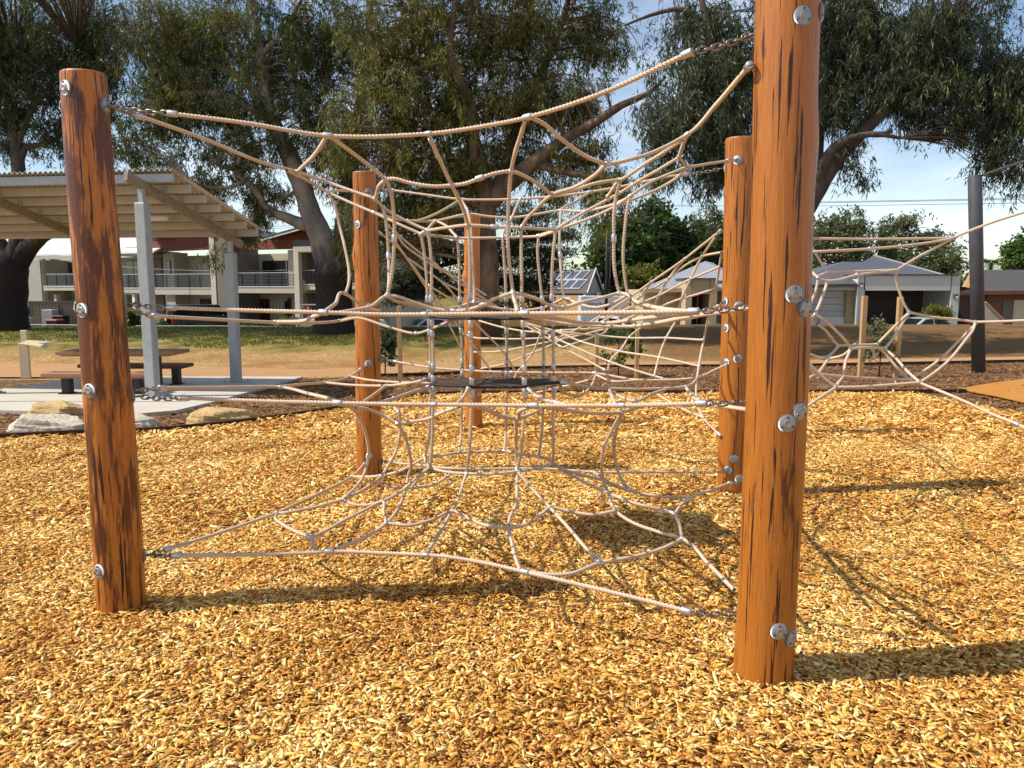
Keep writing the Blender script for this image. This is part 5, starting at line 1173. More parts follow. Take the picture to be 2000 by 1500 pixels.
car('utility_truck', 'white utility with sloping sports bars half hidden by the far left trunk', 'ute', at(24, 48.3), RAD(6), M_carw, UTE, UTEW, (1.05, 4.1), 5.2, .92, (1.0, 1.75, .72), .38, (.72, 1.02))
a = at(24, 48.3); m = MB()
car('four_wheel_drive', 'dark green four wheel drive with a spare wheel on its back', 'car', at(331, 46.5), RAD(33), M_carg, SUV, SUVW, (.95, 3.55), 4.5, .9, (1.1, 1.86, .76), .38, (.8, 1.05), True)
car('utility_truck', 'white utility with a ladder rack behind the dark tree trunk', 'ute', at(584, 46.2), RAD(10), M_carw, UTE, UTEW, (1.05, 4.1), 5.2, .9, (1.0, 1.75, .72), .38, (.72, 1.02), rack=(.1, 1.9, 1.08, 1.95))
car('sedan', 'white sedan parked side on beyond the lawn', 'car', (P(781, 620, 50.5).x, 50.5, P(830, 622, 50.5).z-1.47), RAD(24), M_carw, SED, SEDW, (.98, 3.75), 4.7, .88, group='parked cars')
car('hatchback', 'white hatchback mostly hidden behind the knotty log post', 'car', at(690, 49), RAD(52), M_carw, HAT, HATW, (.75, 3.2), 4.0, .85, (.98, 1.5, .66), .31)
car('utility_truck', 'white utility parked below the lettered white truck body', 'ute', at(1106, 47.5), RAD(-14), M_carw, UTE, UTEW, (1.05, 4.1), 5.2, .9, (1.0, 1.75, .72), .38, (.72, 1.02))
car('sedan', 'pale blue sedan behind the bark mound near the square portico', 'car', at(1745, 45), RAD(9), pm('pale_blue_paint', (.50, .56, .60), None, 2, .22, 0, 0), SED, SEDW, (.98, 3.75), 4.7, .88)
# stop sign on a pole
q = P(601, 606, 42); t = thing('stop_sign', 'round red sign with white letters in front of the rear of the white utility', 'sign', (q.x, 42, g(q.x, 42)))
MB().lathe((q.x, 42.03, q.z), (0, -1, 0), [(0, .24), (.02, .24)], 8).xf(Matrix.Translation((q.x, 42, q.z)) @ Matrix.Rotation(RAD(22.5), 4, 'Y') @ Matrix.Translation((-q.x, -42, -q.z))).out('plate', M_red, t)
MB().lathe((q.x, 42.06, g(q.x, 42)-.1), (0, 0, 1), [(0, .03), (q.z-g(q.x, 42)+.1, .03)], 8).out('pole', M_galv, t)
def text(body, size, M, mat, par, ext=.004):
    cu = bpy.data.curves.new('lettering', 'FONT'); cu.body = body; cu.size = size; cu.extrude = ext; cu.align_x = 'CENTER'; cu.align_y = 'CENTER'
    o = bpy.data.objects.new('tmp', cu); C.objects.link(o); bpy.context.view_layer.update()
    me = o.to_mesh(); V = [M @ vv.co for vv in me.vertices]; Fc = [tuple(p.vertices) for p in me.polygons]; o.to_mesh_clear(); bpy.data.objects.remove(o); bpy.data.curves.remove(cu)
    return obj('lettering', V, Fc, mat, par)
text('STOP', .17, Matrix.Translation((q.x, 42.0, q.z)) @ Matrix.Rotation(RAD(90), 4, 'X') @ Matrix.Rotation(RAD(68), 4, 'Z'), M_white, t)
# ------------------------------------------------------------------ houses beyond the road
gr = -2.4
def quad(pts, th, mat, name, par):
    p = [Vector(q_) for q_ in pts]; n_ = (p[1]-p[0]).cross(p[2]-p[0]).normalized(); m = MB(); m.prism(p, n_*-th if n_.z > 0 or abs(n_.z) < .1 else n_*th); return m.out(name, mat, par)
def low(p, z): return Vector((p.x, p.y, z))
# house with solar panels
R1 = P(1164, 525, 57.5); R2 = P(1020, 530, 66); E1 = P(1147, 573, 55); E2 = P(1000, 572, 63); G1 = P(1178, 567, 61)
hs = thing('solar_house', 'dark tiled house with solar panels and a white gable end', 'house', low((E1+E2)/2, -1.9))
quad([E1, R1, R2, E2], .12, M_tile, 'roof', hs); Rb = R2+(G1-E1); quad([G1, R1, R2, R2+(G1-R1)], .12, M_tile, 'roof', hs)
e_ = (E2-E1); dn = Vector((0, 0, -.16)); i_ = (E2-E1).normalized()*.25
m = MB(); m.prism([R1+dn+i_, E1+dn+i_, G1+dn+i_], i_*.8); m.out('gable', M_board, hs)
m = MB(); m.prism([low(E1, gr)+i_*2, low(E2, gr), E2+dn, E1+dn+i_*2], (G1-E1)*.9); m.out('wall', M_ochre, hs)
for a_, b_ in ((R1, E1), (R1, G1)): m = MB(); m.beam(a_+Vector((0, -.05, 0)), b_+Vector((0, -.05, 0)), .06, .2); m.out('barge_board', M_white, hs)
# panels on the slope, in the roof's own frame
X_ = (E2-E1).normalized(); up_ = (R1-E1); up_ = (up_-X_*up_.dot(X_)); H_ = up_.length; up_.normalize(); nn_ = X_.cross(up_); nn_ = nn_ if nn_.y < 0 or nn_.z > .0 else -nn_
nn_ = nn_ if nn_.z > 0 else -nn_
sk = (R1-E1).dot(X_)
for r_ in range(2):
    for c_ in range(5):
        o_ = E1+X_*(.9+c_*1.08+sk*(.25+.4*r_))+up_*(H_*.16+r_*H_*.38)+nn_*.05; w_, h_ = 1.02, H_*.36
        m = MB(); m.prism([o_, o_+X_*w_, o_+X_*w_+up_*h_, o_+up_*h_], nn_*.04); pn_ = m.out('solar_panel', M_white, hs)
        s_ = .045; m = MB(); m.prism([o_+X_*s_+up_*s_, o_+X_*(w_-s_)+up_*s_, o_+X_*(w_-s_)+up_*(h_-s_), o_+X_*s_+up_*(h_-s_)], nn_*.046); m.out('cells', M_solar, pn_)
# white boarded house behind
hw_ = thing('weatherboard_house', 'low white weatherboard house between the solar house and the grey roof', 'house', P(1212, 640, 64))
a1_ = P(1176, 577, 63); a2_ = P(1196, 553, 63); a3_ = P(1262, 570, 63); a4_ = P(1262, 577, 63)
m = MB(); m.prism([low(a1_, gr), low(a4_, gr), a4_, a3_, a2_, a1_], (0, 6, 0)); m.out('wall', M_board, hw_)
for p_, q_ in ((a1_+Vector((-.2, -.3, 0)), a2_+Vector((0, -.3, .1))), (a2_+Vector((0, -.3, .1)), a3_+Vector((.8, -.3, -.1)))):
    m = MB(); m.prism([p_, q_, q_+Vector((0, 0, .14)), p_+Vector((0, 0, .14))], (0, 7, 0)); m.out('roof', M_ribg, hw_)
# truck body with lettering
x0 = P(1134, 590, 52).x; x1 = P(1230, 590, 52).x; z1 = P(1180, 578, 52).z; zb = g(6, 52)
tk = thing('box_trailer', 'white box trailer with faded blue lettering below the weatherboard house', 'trailer', ((x0+x1)/2, 53, zb))
m = MB(); m.bev((x0, 52, zb+.6), (x1, 54.2, z1), .04); m.out('body', pm('trailer_white', (.62, .66, .74), None, 2, .5, 0, .03), tk)
for s in (.3, .7): MB().lathe((x0+(x1-x0)*s, 52.05, zb+.4), (0, 1, 0), [(0, .4), (.25, .4)], 16).out('wheel', M_tyre, tk)
text('Hortop', .58, Matrix.Translation((P(1168, 594, 52).x, 51.985, P(1168, 594.5, 52).z)) @ Matrix.Rotation(RAD(90), 4, 'X'), pm('blue_lettering', (.06, .09, .28), None, 2, .5, 0, 0), tk)
# ochre garden wall and pale fence
m = MB(); FBx(1082, 1109, 630, 650, 49, .3, m, gr); tag(m.out('garden_wall', M_ochre), 'low ochre garden wall beside the white utility', 'wall')
t = thing('paling_fence', 'pale paling fence in front of the grey roofed house', 'fence', P(1220, 640, 50))
for k in range(22): x_ = P(1200+k*2.6, 600, 50).x; MB().box((x_, 50, gr), (x_+.075, 50.03, P(1220, 601, 50).z)).out('paling', M_barkw, t)
# grey roofed house
hg = thing('grey_roof_house', 'tan house with a light grey ribbed roof and a dark doorway', 'house', P(1330, 640, 48)); gz = -2.0
FBx(1256, 1339, 566, 645, 47.4, 7, zlow=gz).out('wall', M_tan, hg); m = FBx(1292, 1338, 577, 645, 47.33, .06, zlow=gz); o = m.out('garage_door', M_tand, hg)
m = MB()
for y in (590, 603, 616, 628): FBx(1292.5, 1337.5, y, y+.8, 47.32, .012, m)
m.out('seam', M_tan, o)
FBx(1339, 1351, 545, 645, 45.6, 2.5, zlow=gz).out('portico', M_tan, hg); FBx(1386, 1400, 545, 645, 45.6, 2.5, zlow=gz).out('portico', M_tan, hg); FBx(1351, 1386, 545, 574, 45.6, 2.5).out('lintel', M_tan, hg)
FBx(1337, 1402, 543, 545, 45.5, 2.7).out('coping', M_dkroof, hg); FBx(1351, 1386, 574, 645, 47.6, .2, zlow=gz).out('doorway', M_garage, hg); FBx(1361, 1363, 574, 645, 47.5, .08, zlow=gz).out('door_frame', M_cream, hg)
FBx(1400, 1460, 548, 645, 47.4, 7, zlow=gz).out('wall', M_taupe, hg)
e1, e2, e3 = P(1250, 565, 46.8), P(1345, 563, 46.8), P(1470, 560, 46.8); ap1 = P(1378, 510, 51.5); ap2 = P(1392, 513, 53); eb = P(1262, 563, 56)
quad([e1, e2, e3, ap2, ap1], .1, M_ribg, 'roof', hg); quad([eb, e1, ap1, ap2], .1, M_ribg, 'roof', hg); quad([e3, e3+Vector((0, 9, 0)), ap2], .1, M_ribg, 'roof', hg)
m = MB(); m.beam(e1+Vector((0, -.02, -.12)), e3+Vector((0, -.02, -.12)), .12, .2); m.out('gutter', M_tan, hg)
# portico house
hp = thing('portico_house', 'modern house with a square pale green portico and charcoal ribbed roof', 'house', P(1730, 635, 49)); gz = -2.0
FBx(1674, 1688, 538, 634, 47, .9, zlow=gz).out('portico', M_sage, hp); FBx(1857, 1873, 538, 634, 47, 5, zlow=gz).out('portico', M_sage, hp); FBx(1688, 1857, 538, 567.5, 47, .9).out('portico', M_sage, hp)
FBx(1673, 1675.5, 536, 634, 46.94, .05, zlow=gz).out('trim', M_white, hp); FBx(1672, 1874, 535.5, 538, 46.92, 5).out('coping', M_dkroof, hp)
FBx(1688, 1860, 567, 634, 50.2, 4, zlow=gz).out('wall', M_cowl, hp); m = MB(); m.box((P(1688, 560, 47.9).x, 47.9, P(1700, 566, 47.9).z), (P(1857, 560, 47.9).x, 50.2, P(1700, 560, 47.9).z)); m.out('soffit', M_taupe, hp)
FBx(1706, 1712, 580, 634, 50.1, .1, zlow=gz).out('post', M_cowl, hp); FBx(1690, 1706, 578, 634, 50.12, .08, zlow=gz).out('doorway', M_blackm, hp)
for a, y in ((1680.5, 556), (1866, 578)):
    q = P(a, y, 46.9); MB().bev((q.x-.09, 46.72, q.z-.13), (q.x+.09, 47, q.z+.12), .02).out('wall_lamp', M_dkroof, hp); MB().bev((q.x-.06, 46.70, q.z-.14), (q.x+.06, 46.9, q.z-.02), .02).out('lamp_glass', M_white, hp)
FBx(1560, 1652, 557, 640, 47.6, 6, zlow=gz).out('wall', M_render, hp); FBx(1652, 1674, 560, 640, 47.3, 6, zlow=gz).out('pier', M_brickp, hp)
FBx(1550, 1674, 557, 567, 47.2, .35).out('fascia', M_sage, hp); m = FBx(1578, 1651, 568, 640, 47.52, .06, zlow=gz); o = m.out('garage_door', M_dooor, hp)
m = MB()
for y in (581, 594, 607, 619): FBx(1579, 1650, y, y+.8, 47.51, .012, m)
m.out('seam', M_taupe, o); FBx(1602, 1651, 619, 640, 47.4, .05, zlow=gz).out('lower_panel', M_sage, hp)
ea, eb_, = P(1540, 557, 47), P(1674, 554, 47); r1, r2, r3 = P(1645, 511, 51.5), P(1685, 511.5, 51.5), P(1706, 500, 53); ee = P(1850, 540, 49)
quad([ea, eb_, r2, r1], .1, M_ribd, 'roof', hp); quad([eb_, ee, r3, r2], .1, M_ribd, 'roof', hp); quad([ea, r1, r1+Vector((0, 5, -1.4)), ea+Vector((0, 9, 0))], .1, M_ribd, 'roof', hp); quad([r3, ee, ee+Vector((0, 8, 0))], .1, M_ribd, 'roof', hp)
m = MB(); m.beam(r3+Vector((0, -.03, .05)), ee+Vector((0, -.03, .05)), .08, .09); m.out('ridge_cap', M_galv, hp); m = MB(); m.beam(P(1757, 524.5, 51.3), P(1730, 536, 49), .09, .09); m.out('valley', M_dkroof, hp)
m = MB(); m.beam(ea+Vector((0, -.06, -.1)), eb_+Vector((0, -.06, -.1)), .12, .14); m.out('gutter', M_dkroof, hp)
# brick house on the right
hb = thing('brick_house', 'low red brick house with a charcoal tiled roof beyond the mast', 'house', P(1960, 640, 51)); gz = -2.0
FBx(1925, 2080, 572, 650, 50, 7, zlow=gz).out('wall', M_bricko, hb); FBx(1872, 1925, 574, 650, 51.5, 5, zlow=gz).out('wall', M_cowl, hb)
a, b_, c_, d_ = P(1905, 569, 49.3), P(2100, 566, 49.3), P(2100, 527, 54), P(1906, 527, 54)
quad([a, b_, c_, d_], .12, M_tile, 'roof', hb); m = MB(); m.beam(a+Vector((-1.2, -.05, -.12)), b_+Vector((0, -.05, -.12)), .12, .24); m.out('fascia', M_pinkb, hb)
m = MB(); m.prism([P(1882, 560, 50), P(1897, 534, 53.5), P(1906, 529, 54), P(1893, 562, 50)], (0, .2, 0)); m.out('barge_board', M_ochre, hb); quad([P(1882, 570, 49.6), P(1906, 570, 49.6), P(1906, 555, 52), P(1893, 556, 52)], .1, M_tile, 'roof', hb)
FBx(1979, 2030, 586, 640, 49.95, .08, zlow=gz).out('door', M_cream, hb); FBx(1958, 1978, 586, 628, 49.95, .08).out('window', M_taupe, hb)
t = thing('sheet_fence', 'pale sloping sheet fence in front of the brick house', 'fence', P(1940, 640, 48)); q = [P(1924, 590, 48), P(1960, 625, 48)]
m = MB(); m.prism([low(q[0], gz), low(q[1], gz), q[1], q[0]], (0, .06, 0)); m.out('panel', M_barkw, t); m = MB(); m.beam(q[0]+Vector((0, -.02, 0)), q[1]+Vector((0, -.02, 0)), .1, .12); m.out('capping', M_ochre, t)
# ------------------------------------------------------------------ trees
def tube_r(m, pr, n=12, step=.35):
    pts = [p for p, _ in pr]; rs_ = [r for _, r in pr]
    c = catmull(pts, step); cum = [0]
    for a, b in zip(pts[:-1], pts[1:]): cum.append(cum[-1]+(b-a).length)
    s = [0]
    for a, b in zip(c[:-1], c[1:]): s.append(s[-1]+(b-a).length)
    rr = np.interp(np.array(s)/s[-1]*cum[-1], cum, rs_)
    wob = [r*(1+.07*math.sin(q*2.9+r*30)+.04*math.sin(q*7.1)) for r, q in zip(rr, s)]
    m.tube(c, wob, n, True); return list(zip(c, rr))
CB = .55
def tree(name, label, base, limbs, crowns, leafm, barkm, L=.24, W=.036, droop=.8, per=85, sp=.5, cat='tree', group=None, tint=(.42, .2), twig=True, flat=1.0, extra=()):
    """limbs: lists of (px, py, depth, radius); crowns: (px, py, depth, rx px, ry px, leaves)"""
    b = Pg(*base[:2]) if len(base) == 2 else P(*base); b.z = g(b.x, b.y)
    t = thing(name, label, cat, b, group); m = MB(); nodes = []
    for i, lb in enumerate(limbs):
        pr = [(P(x, y, Y), r) for x, y, Y, r in lb]
        if i == 0: pr[0] = (Vector((pr[0][0].x, pr[0][0].y, g(pr[0][0].x, pr[0][0].y)-.25)), pr[0][1])
        nodes += tube_r(m, pr)
    m.out('trunk', barkm, t, smooth=True); tw = MB(); ps = []; npos = np.array([p for p, _ in nodes]); nr = np.array([r for _, r in nodes])
    for (px, py, Y, rx, ry, N) in crowns:
        c = P(px, py, Y+CB); k = Y/F; rad = np.array([rx*k, max(rx, ry)*k*.8, ry*k]); nc = max(3, N//per)
        d = rng.normal(0, 1, (nc, 3)); d /= np.linalg.norm(d, axis=1)[:, None]; rr = rng.random((nc, 1))**.45*rng.uniform(.8, 1.18, (nc, 1))
        cc = np.array(c)+d*rr*rad; ct = rng.normal(0, .16, nc)
        if twig:
            for q in cc:
                dist = np.linalg.norm(npos-q, axis=1)+np.maximum(0, npos[:, 2]-q[2])*.6; i_ = int(np.argmin(dist)); a = Vector(npos[i_]); q = Vector(q); r0 = min(.06, nr[i_]*.5, .012+.010*(q-a).length)
                mid = a.lerp(q, .5)+Vector((rng.normal(0, .12), rng.normal(0, .12), .10*(q-a).length)); e = q+Vector((0, 0, -.15))
                tw.tube([a, a.lerp(mid, .6)+Vector((0, 0, .03)), mid, mid.lerp(q, .6), e], [r0, r0*.8, r0*.6, r0*.4, .008], 5, False)
        kk = rng.integers(0, nc, N); sz = rng.uniform(.55, 1.25, nc)[kk][:, None]*sp
        if flat < 1: off = rng.normal(0, 1, (N, 3))*np.array([.62, .62, .62*flat])*sz
        else:
            ns = 7; so = rng.normal(0, 1, (nc, ns, 3))*np.array([.5, .5, .42]); sdv = rng.normal(0, .34, (nc, ns, 3)); sdv[..., 2] -= .25+droop; sdv /= np.linalg.norm(sdv, axis=2)[..., None]
            si = rng.integers(0, ns, N); uu_ = rng.random((N, 1)); off = (so[kk, si]+sdv[kk, si]*uu_*1.25+rng.normal(0, .085, (N, 3)))*sz
        V, Fc = leaves(cc[kk]+off, L, W, droop); ps.append((V, Fc, np.clip(rng.normal(tint[0], tint[1], N)+ct[kk], 0, 1)))
    if tw.v: tw.out('branches', barkm, t, smooth=True)
    V, Fc, tt = merge(ps); obj('crown', V, Fc, leafm, t, attr={'tint': tt}); return t
D = 1.2
def n_(x): return int(x*D)
tree('gum_tree', 'big gum with a dark crown over the shelter at the far left', (14, 640), [
    [(12, 640, 34, 1.0), (14, 590, 34, .82), (18, 545, 34, .78), (14, 515, 34, .75), (2, 490, 34, .45), (-25, 450, 34, .4), (-60, 360, 34, .3)],
    [(22, 525, 34, .6), (34, 480, 34, .34), (38, 440, 34, .30), (36, 330, 34, .26), (28, 270, 34, .2), (18, 210, 34, .15), (30, 120, 34, .1)],
    [(26, 525, 34, .5), (50, 490, 34, .38), (82, 460, 33.5, .34), (115, 440, 33, .3), (160, 400, 33, .22), (200, 330, 33, .14), (210, 240, 33, .08)],
    [(36, 325, 34, .2), (50, 290, 34, .12), (85, 282, 34, .1), (110, 275, 34, .08), (125, 295, 34, .05)],
    [(30, 300, 34, .12), (60, 220, 34, .1), (110, 150, 34, .08), (150, 90, 34, .05)]],
    [(60, 40, 35, 190, 110, n_(15000)), (40, 110, 34, 170, 90, n_(13000)), (150, 150, 34, 80, 110, n_(9000)), (-60, 180, 34, 80, 120, n_(3000)), (190, 60, 34, 70, 90, n_(5000)), (35, 215, 34, 80, 50, n_(4200)), (110, 265, 33.5, 50, 40, n_(1500)), (15, 270, 34, 40, 30, n_(1000)), (190, 330, 33, 40, 30, n_(900)), (205, 250, 33, 30, 50, n_(1600)), (-450, -90, 30, 120, 50, n_(3000)), (-250, -110, 30, 120, 50, n_(3000)), (-50, -110, 30, 120, 50, n_(3000)), (150, -110, 30, 120, 50, n_(3000)), (-330, 60, 31, 120, 60, n_(3000))],  # last lobes sit out of frame, added to throw shade on the lawn
    M_leafdark, M_darkbark, .25, .038, .7)
tree('gum_tree', 'tall pale gum with a black forked base behind the knotty log post', (650, 652), [
    [(652, 655, 33, 1.05), (653, 630, 33, .88), (652, 580, 33, .80), (650, 535, 33, .84), (640, 505, 33, .62), (628, 465, 33, .54), (608, 420, 33, .48), (592, 370, 33, .42), (572, 320, 33, .38), (545, 262, 33, .32), (522, 200, 33, .27), (512, 140, 33, .22), (500, 60, 33, .17), (480, -40, 33, .12), (460, -140, 33, .08)],
    [(660, 530, 33, .6), (668, 490, 33.3, .5), (676, 430, 33.6, .44), (684, 340, 34, .36), (700, 230, 34, .28), (718, 100, 34, .2), (725, -60, 34, .14)],
    [(662, 535, 32.8, .4), (680, 490, 32.4, .33), (700, 455, 32, .27), (725, 430, 32, .2)],
    [(600, 440, 33, .25), (585, 436, 33, .24), (560, 425, 33, .21), (528, 412, 32.8, .18), (512, 395, 32.6, .17), (498, 370, 32.5, .16), (475, 350, 32.3, .13), (455, 330, 32, .10), (430, 325, 32, .07)],
    [(480, 352, 32.3, .10), (450, 366, 32, .09), (410, 366, 31.8, .07), (370, 355, 31.5, .05)],
    [(522, 200, 33, .2), (470, 150, 33, .15), (400, 120, 33, .11), (330, 80, 33, .07)],
    [(535, 240, 33, .15), (450, 190, 32.6, .13), (380, 180, 32.3, .1), (320, 185, 32, .06)],
    [(545, 262, 33, .14), (500, 200, 33, .1), (450, 40, 33, .06)], [(590, 365, 33, .1), (560, 385, 33, .07), (525, 395, 33, .04)],
    [(508, 110, 33, .14), (560, 50, 33, .1), (600, -20, 33, .06)]],
    [(330, 70, 33, 110, 90, n_(8500)), (420, 60, 33, 120, 90, n_(8500)), (420, 200, 32.5, 140, 90, n_(11000)), (310, 200, 32, 70, 70, n_(4800)), (560, 80, 33, 120, 100, n_(10000)), (590, 190, 33, 90, 90, n_(6500)), (480, 285, 32.3, 110, 50, n_(4800)), (410, 350, 31.8, 70, 40, n_(2400)), (300, 300, 31.5, 50, 45, n_(1500)), (500, 400, 32.3, 42, 42, n_(2000)), (475, 450, 32.2, 28, 25, n_(900)), (530, 365, 33, 45, 22, n_(1100)), (640, 290, 33, 50, 90, n_(4000)), (660, 60, 34, 90, 100, n_(7000)), (690, 460, 31.5, 24, 60, n_(1700)), (690, 340, 33, 40, 60, n_(2500)), (480, -100, 34, 220, 60, n_(6000)), (255, 260, 31.5, 40, 50, n_(1100)), (360, 130, 32.5, 90, 70, n_(4500)), (420, 490, 31, 18, 22, n_(350)), (380, -110, 30, 120, 50, n_(3000)), (600, -110, 30, 120, 50, n_(3000))],  # closing pair of lobes is unseen, added to shade the rise
    M_leaf, M_gum, .25, .036, .75)
tree('gum_tree', 'central gum with a peeling brown trunk rising behind the rope net', (957, 655), [
    [(957, 655, 30, .52), (957, 600, 30, .40), (955, 520, 30, .36), (952, 450, 30, .34), (950, 390, 30, .34), (944, 340, 30, .29), (930, 290, 30, .28), (905, 230, 30, .24), (888, 175, 30, .21), (862, 120, 30, .18), (820, 60, 30, .15), (800, -20, 30, .12), (780, -120, 30, .08)],
    [(950, 395, 30, .3), (930, 350, 29.8, .26), (922, 300, 29.7, .22), (925, 240, 29.6, .22), (915, 190, 29.5, .2), (893, 150, 29.4, .16), (880, 90, 29.3, .13), (890, 0, 29.3, .1)],
    [(958, 395, 30, .36), (985, 365, 29.8, .34), (1020, 335, 29.5, .30), (1060, 305, 29.3, .27), (1105, 272, 29, .22), (1160, 240, 28.6, .17), (1215, 205, 28.2, .13), (1270, 180, 28, .09), (1300, 150, 28, .05)],
    [(955, 400, 30, .3), (985, 330, 30.4, .22), (1010, 250, 31, .2), (1050, 160, 31, .17), (1085, 80, 31, .14), (1110, 0, 31, .1), (1130, -100, 31, .07)],
    [(1040, 320, 29.4, .14), (1100, 335, 29, .12), (1160, 345, 28.6, .1), (1220, 352, 28.3, .06)], [(1060, 305, 29.3, .1), (1130, 310, 29, .08), (1200, 318, 28.8, .05)],
    [(1050, 160, 31, .1), (1020, 100, 31, .08), (1040, 20, 31, .05)], [(862, 120, 30, .1), (800, 150, 30, .09), (740, 170, 29.6, .06)], [(905, 230, 30, .1), (850, 250, 29.6, .08), (780, 280, 29, .05)]],
    [(790, 80, 29.5, 130, 110, n_(11500)), (900, 60, 30, 130, 100, n_(9500)), (1040, 60, 30.5, 140, 110, n_(12000)), (1170, 60, 31, 75, 75, n_(4500)), (760, 220, 29, 90, 80, n_(7000)), (870, 200, 29.5, 110, 80, n_(8000)), (1000, 200, 30, 120, 80, n_(9000)), (1110, 190, 29, 90, 60, n_(5000)), (800, 320, 29, 90, 55, n_(5500)), (900, 320, 29.5, 80, 50, n_(4800)), (1010, 300, 30, 80, 45, n_(3800)), (735, 400, 28.8, 55, 60, n_(3600)), (830, 400, 29, 75, 45, n_(4200)), (1130, 290, 28.8, 70, 35, n_(2500)), (1190, 345, 28.4, 70, 32, n_(2400)), (1090, 360, 29, 50, 26, n_(1300)), (1200, 395, 28.3, 60, 22, n_(900)), (1140, 430, 28.4, 36, 18, n_(350)), (720, 470, 28.6, 30, 60, n_(1500)), (950, -110, 31, 260, 60, n_(8000)), (680, 250, 29, 50, 90, n_(4000)), (800, 470, 29.4, 45, 40, n_(1300)), (820, -120, 28, 120, 50, n_(3000)), (1030, -120, 28, 120, 50, n_(3000)), (1220, -120, 28.5, 120, 50, n_(3000))],  # trailing lobes above the view are added to cast shade on the mound
    M_leafgold, M_gumb, .24, .036, .75)
tree('gum_tree', 'wide dark gum spreading over the two right hand log posts', (1505, 640), [
    [(1505, 650, 27, .6), (1510, 580, 27, .5), (1525, 500, 27, .46), (1548, 440, 27, .40), (1585, 385, 27, .36), (1620, 330, 27, .33), (1655, 285, 27, .28), (1700, 240, 27, .23), (1745, 205, 27, .19), (1800, 180, 27, .15), (1870, 165, 27, .1), (1940, 170, 27, .06)],
    [(1535, 465, 27, .34), (1560, 400, 27.2, .3), (1592, 320, 27.4, .25), (1600, 240, 27.5, .23), (1620, 190, 27.5, .22), (1670, 172, 27.3, .18), (1720, 160, 27, .14), (1790, 120, 27, .1), (1850, 60, 27, .07)],
    [(1590, 380, 27, .2), (1605, 330, 26.7, .18), (1630, 285, 26.5, .15), (1700, 262, 26.4, .1), (1760, 270, 26.3, .05)],
    [(1525, 500, 27, .3), (1490, 400, 27, .26), (1450, 300, 27, .22), (1420, 200, 27, .18), (1395, 100, 27, .14), (1370, 0, 27, .1), (1350, -100, 27, .06)],
    [(1420, 200, 27, .12), (1370, 190, 26.6, .1), (1320, 215, 26.3, .07), (1270, 250, 26, .04)], [(1395, 100, 27, .1), (1340, 20, 27, .08), (1270, 30, 27, .06), (1220, 50, 27, .04)],
    [(1600, 240, 27.5, .18), (1610, 130, 27.5, .15), (1650, 30, 27.5, .12), (1700, -80, 27.5, .08)], [(1700, 262, 26.4, .1), (1725, 262, 26.4, .1), (1740, 255, 26.4, .09)]],
    [(1370, 130, 26.5, 95, 80, n_(7000)), (1330, 240, 26, 100, 70, n_(6500)), (1430, 60, 27, 75, 70, n_(4200)), (1420, 240, 26.5, 70, 90, n_(5200)), (1390, 330, 26, 60, 45, n_(2000)), (1300, 330, 26, 60, 28, n_(1100)), (1350, 30, 27, 60, 40, n_(1500)), (1660, 40, 27.5, 90, 70, n_(7500)), (1740, 90, 27, 120, 90, n_(11500)), (1850, 60, 27, 110, 80, n_(9500)), (1900, 140, 26.5, 110, 70, n_(8500)), (1780, 165, 26.5, 110, 50, n_(6500)), (1640, 150, 27, 60, 70, n_(4500)), (1650, 225, 26.5, 50, 35, n_(1800)), (1950, 215, 26, 75, 50, n_(4200)), (1860, 225, 26.2, 60, 22, n_(1300)), (1965, 275, 25.8, 55, 38, n_(2000)), (1985, 325, 25.6, 28, 30, n_(700)), (1665, 300, 26.2, 22, 34, n_(500)), (1790, 225, 26.3, 40, 18, n_(700)), (1690, 330, 26.2, 14, 28, n_(200)), (1920, 315, 25.8, 26, 22, n_(420)), (1700, -90, 28, 330, 50, n_(7000)), (1600, 60, 27.5, 60, 90, n_(4500)), (1480, 170, 27, 60, 120, n_(4500)), (2040, 120, 26, 80, 120, n_(4000))],
    M_leafdark, M_darkbark, .25, .036, .9, tint=(.40, .2))
# layered cedar
tree('cedar_tree', 'dark layered cedar standing behind the central gum', (935, 640, 38), [[(935, 650, 38, .5), (936, 540, 38, .4), (938, 440, 38, .3), (940, 330, 38, .12)],
    [(937, 500, 38, .2), (860, 520, 36.5, .1), (790, 560, 35.5, .05)], [(937, 480, 38, .2), (1020, 470, 37, .12), (1100, 460, 36.5, .05)], [(937, 560, 38, .18), (1020, 545, 37, .1), (1080, 560, 36.5, .05)]],
    [(x, y, Y, rx, ry, n_(n)) for x, y, Y, rx, ry, n in [(1020, 420, 37, 80, 20, 2600), (1060, 460, 36.8, 70, 18, 2600), (1010, 490, 37, 80, 20, 3000), (1060, 520, 36.5, 60, 16, 2000), (1020, 555, 36.5, 65, 16, 2600), (1050, 590, 36.5, 40, 14, 1200), (880, 440, 37, 80, 22, 3000), (850, 490, 36.5, 80, 20, 3000), (820, 540, 36, 75, 18, 2800), (800, 575, 35.5, 60, 22, 2600), (880, 560, 36.5, 60, 20, 2200), (940, 520, 37, 70, 40, 4000), (940, 400, 38, 60, 40, 2500), (980, 600, 36.5, 50, 16, 1000), (1085, 495, 36.3, 36, 12, 900)]],
    M_needle, M_darkbark, .17, .05, .1, 70, .55, flat=.32, tint=(.40, .2))
def btree(name, label, px, Y, crowns, leafm, L=.32, W=.17, droop=.2, per=120, sp=.75, trunk=.3, tint=(.42, .2), cat='tree', group='trees beyond the houses', twig=True):
    top = min(c[1] for c in crowns); cx = crowns[0][0]
    return tree(name, label, (px, 600, Y), [[(px, 640, Y, trunk), ((px+cx)/2, (600+top)/2, Y, trunk*.7), (cx, top+12, Y, trunk*.25)]], [(x, y, Y+dy, rx, ry, int(n)) for x, y, dy, rx, ry, n in crowns], leafm, M_darkbark, L, W, droop, per, sp, cat, group, tint, twig)
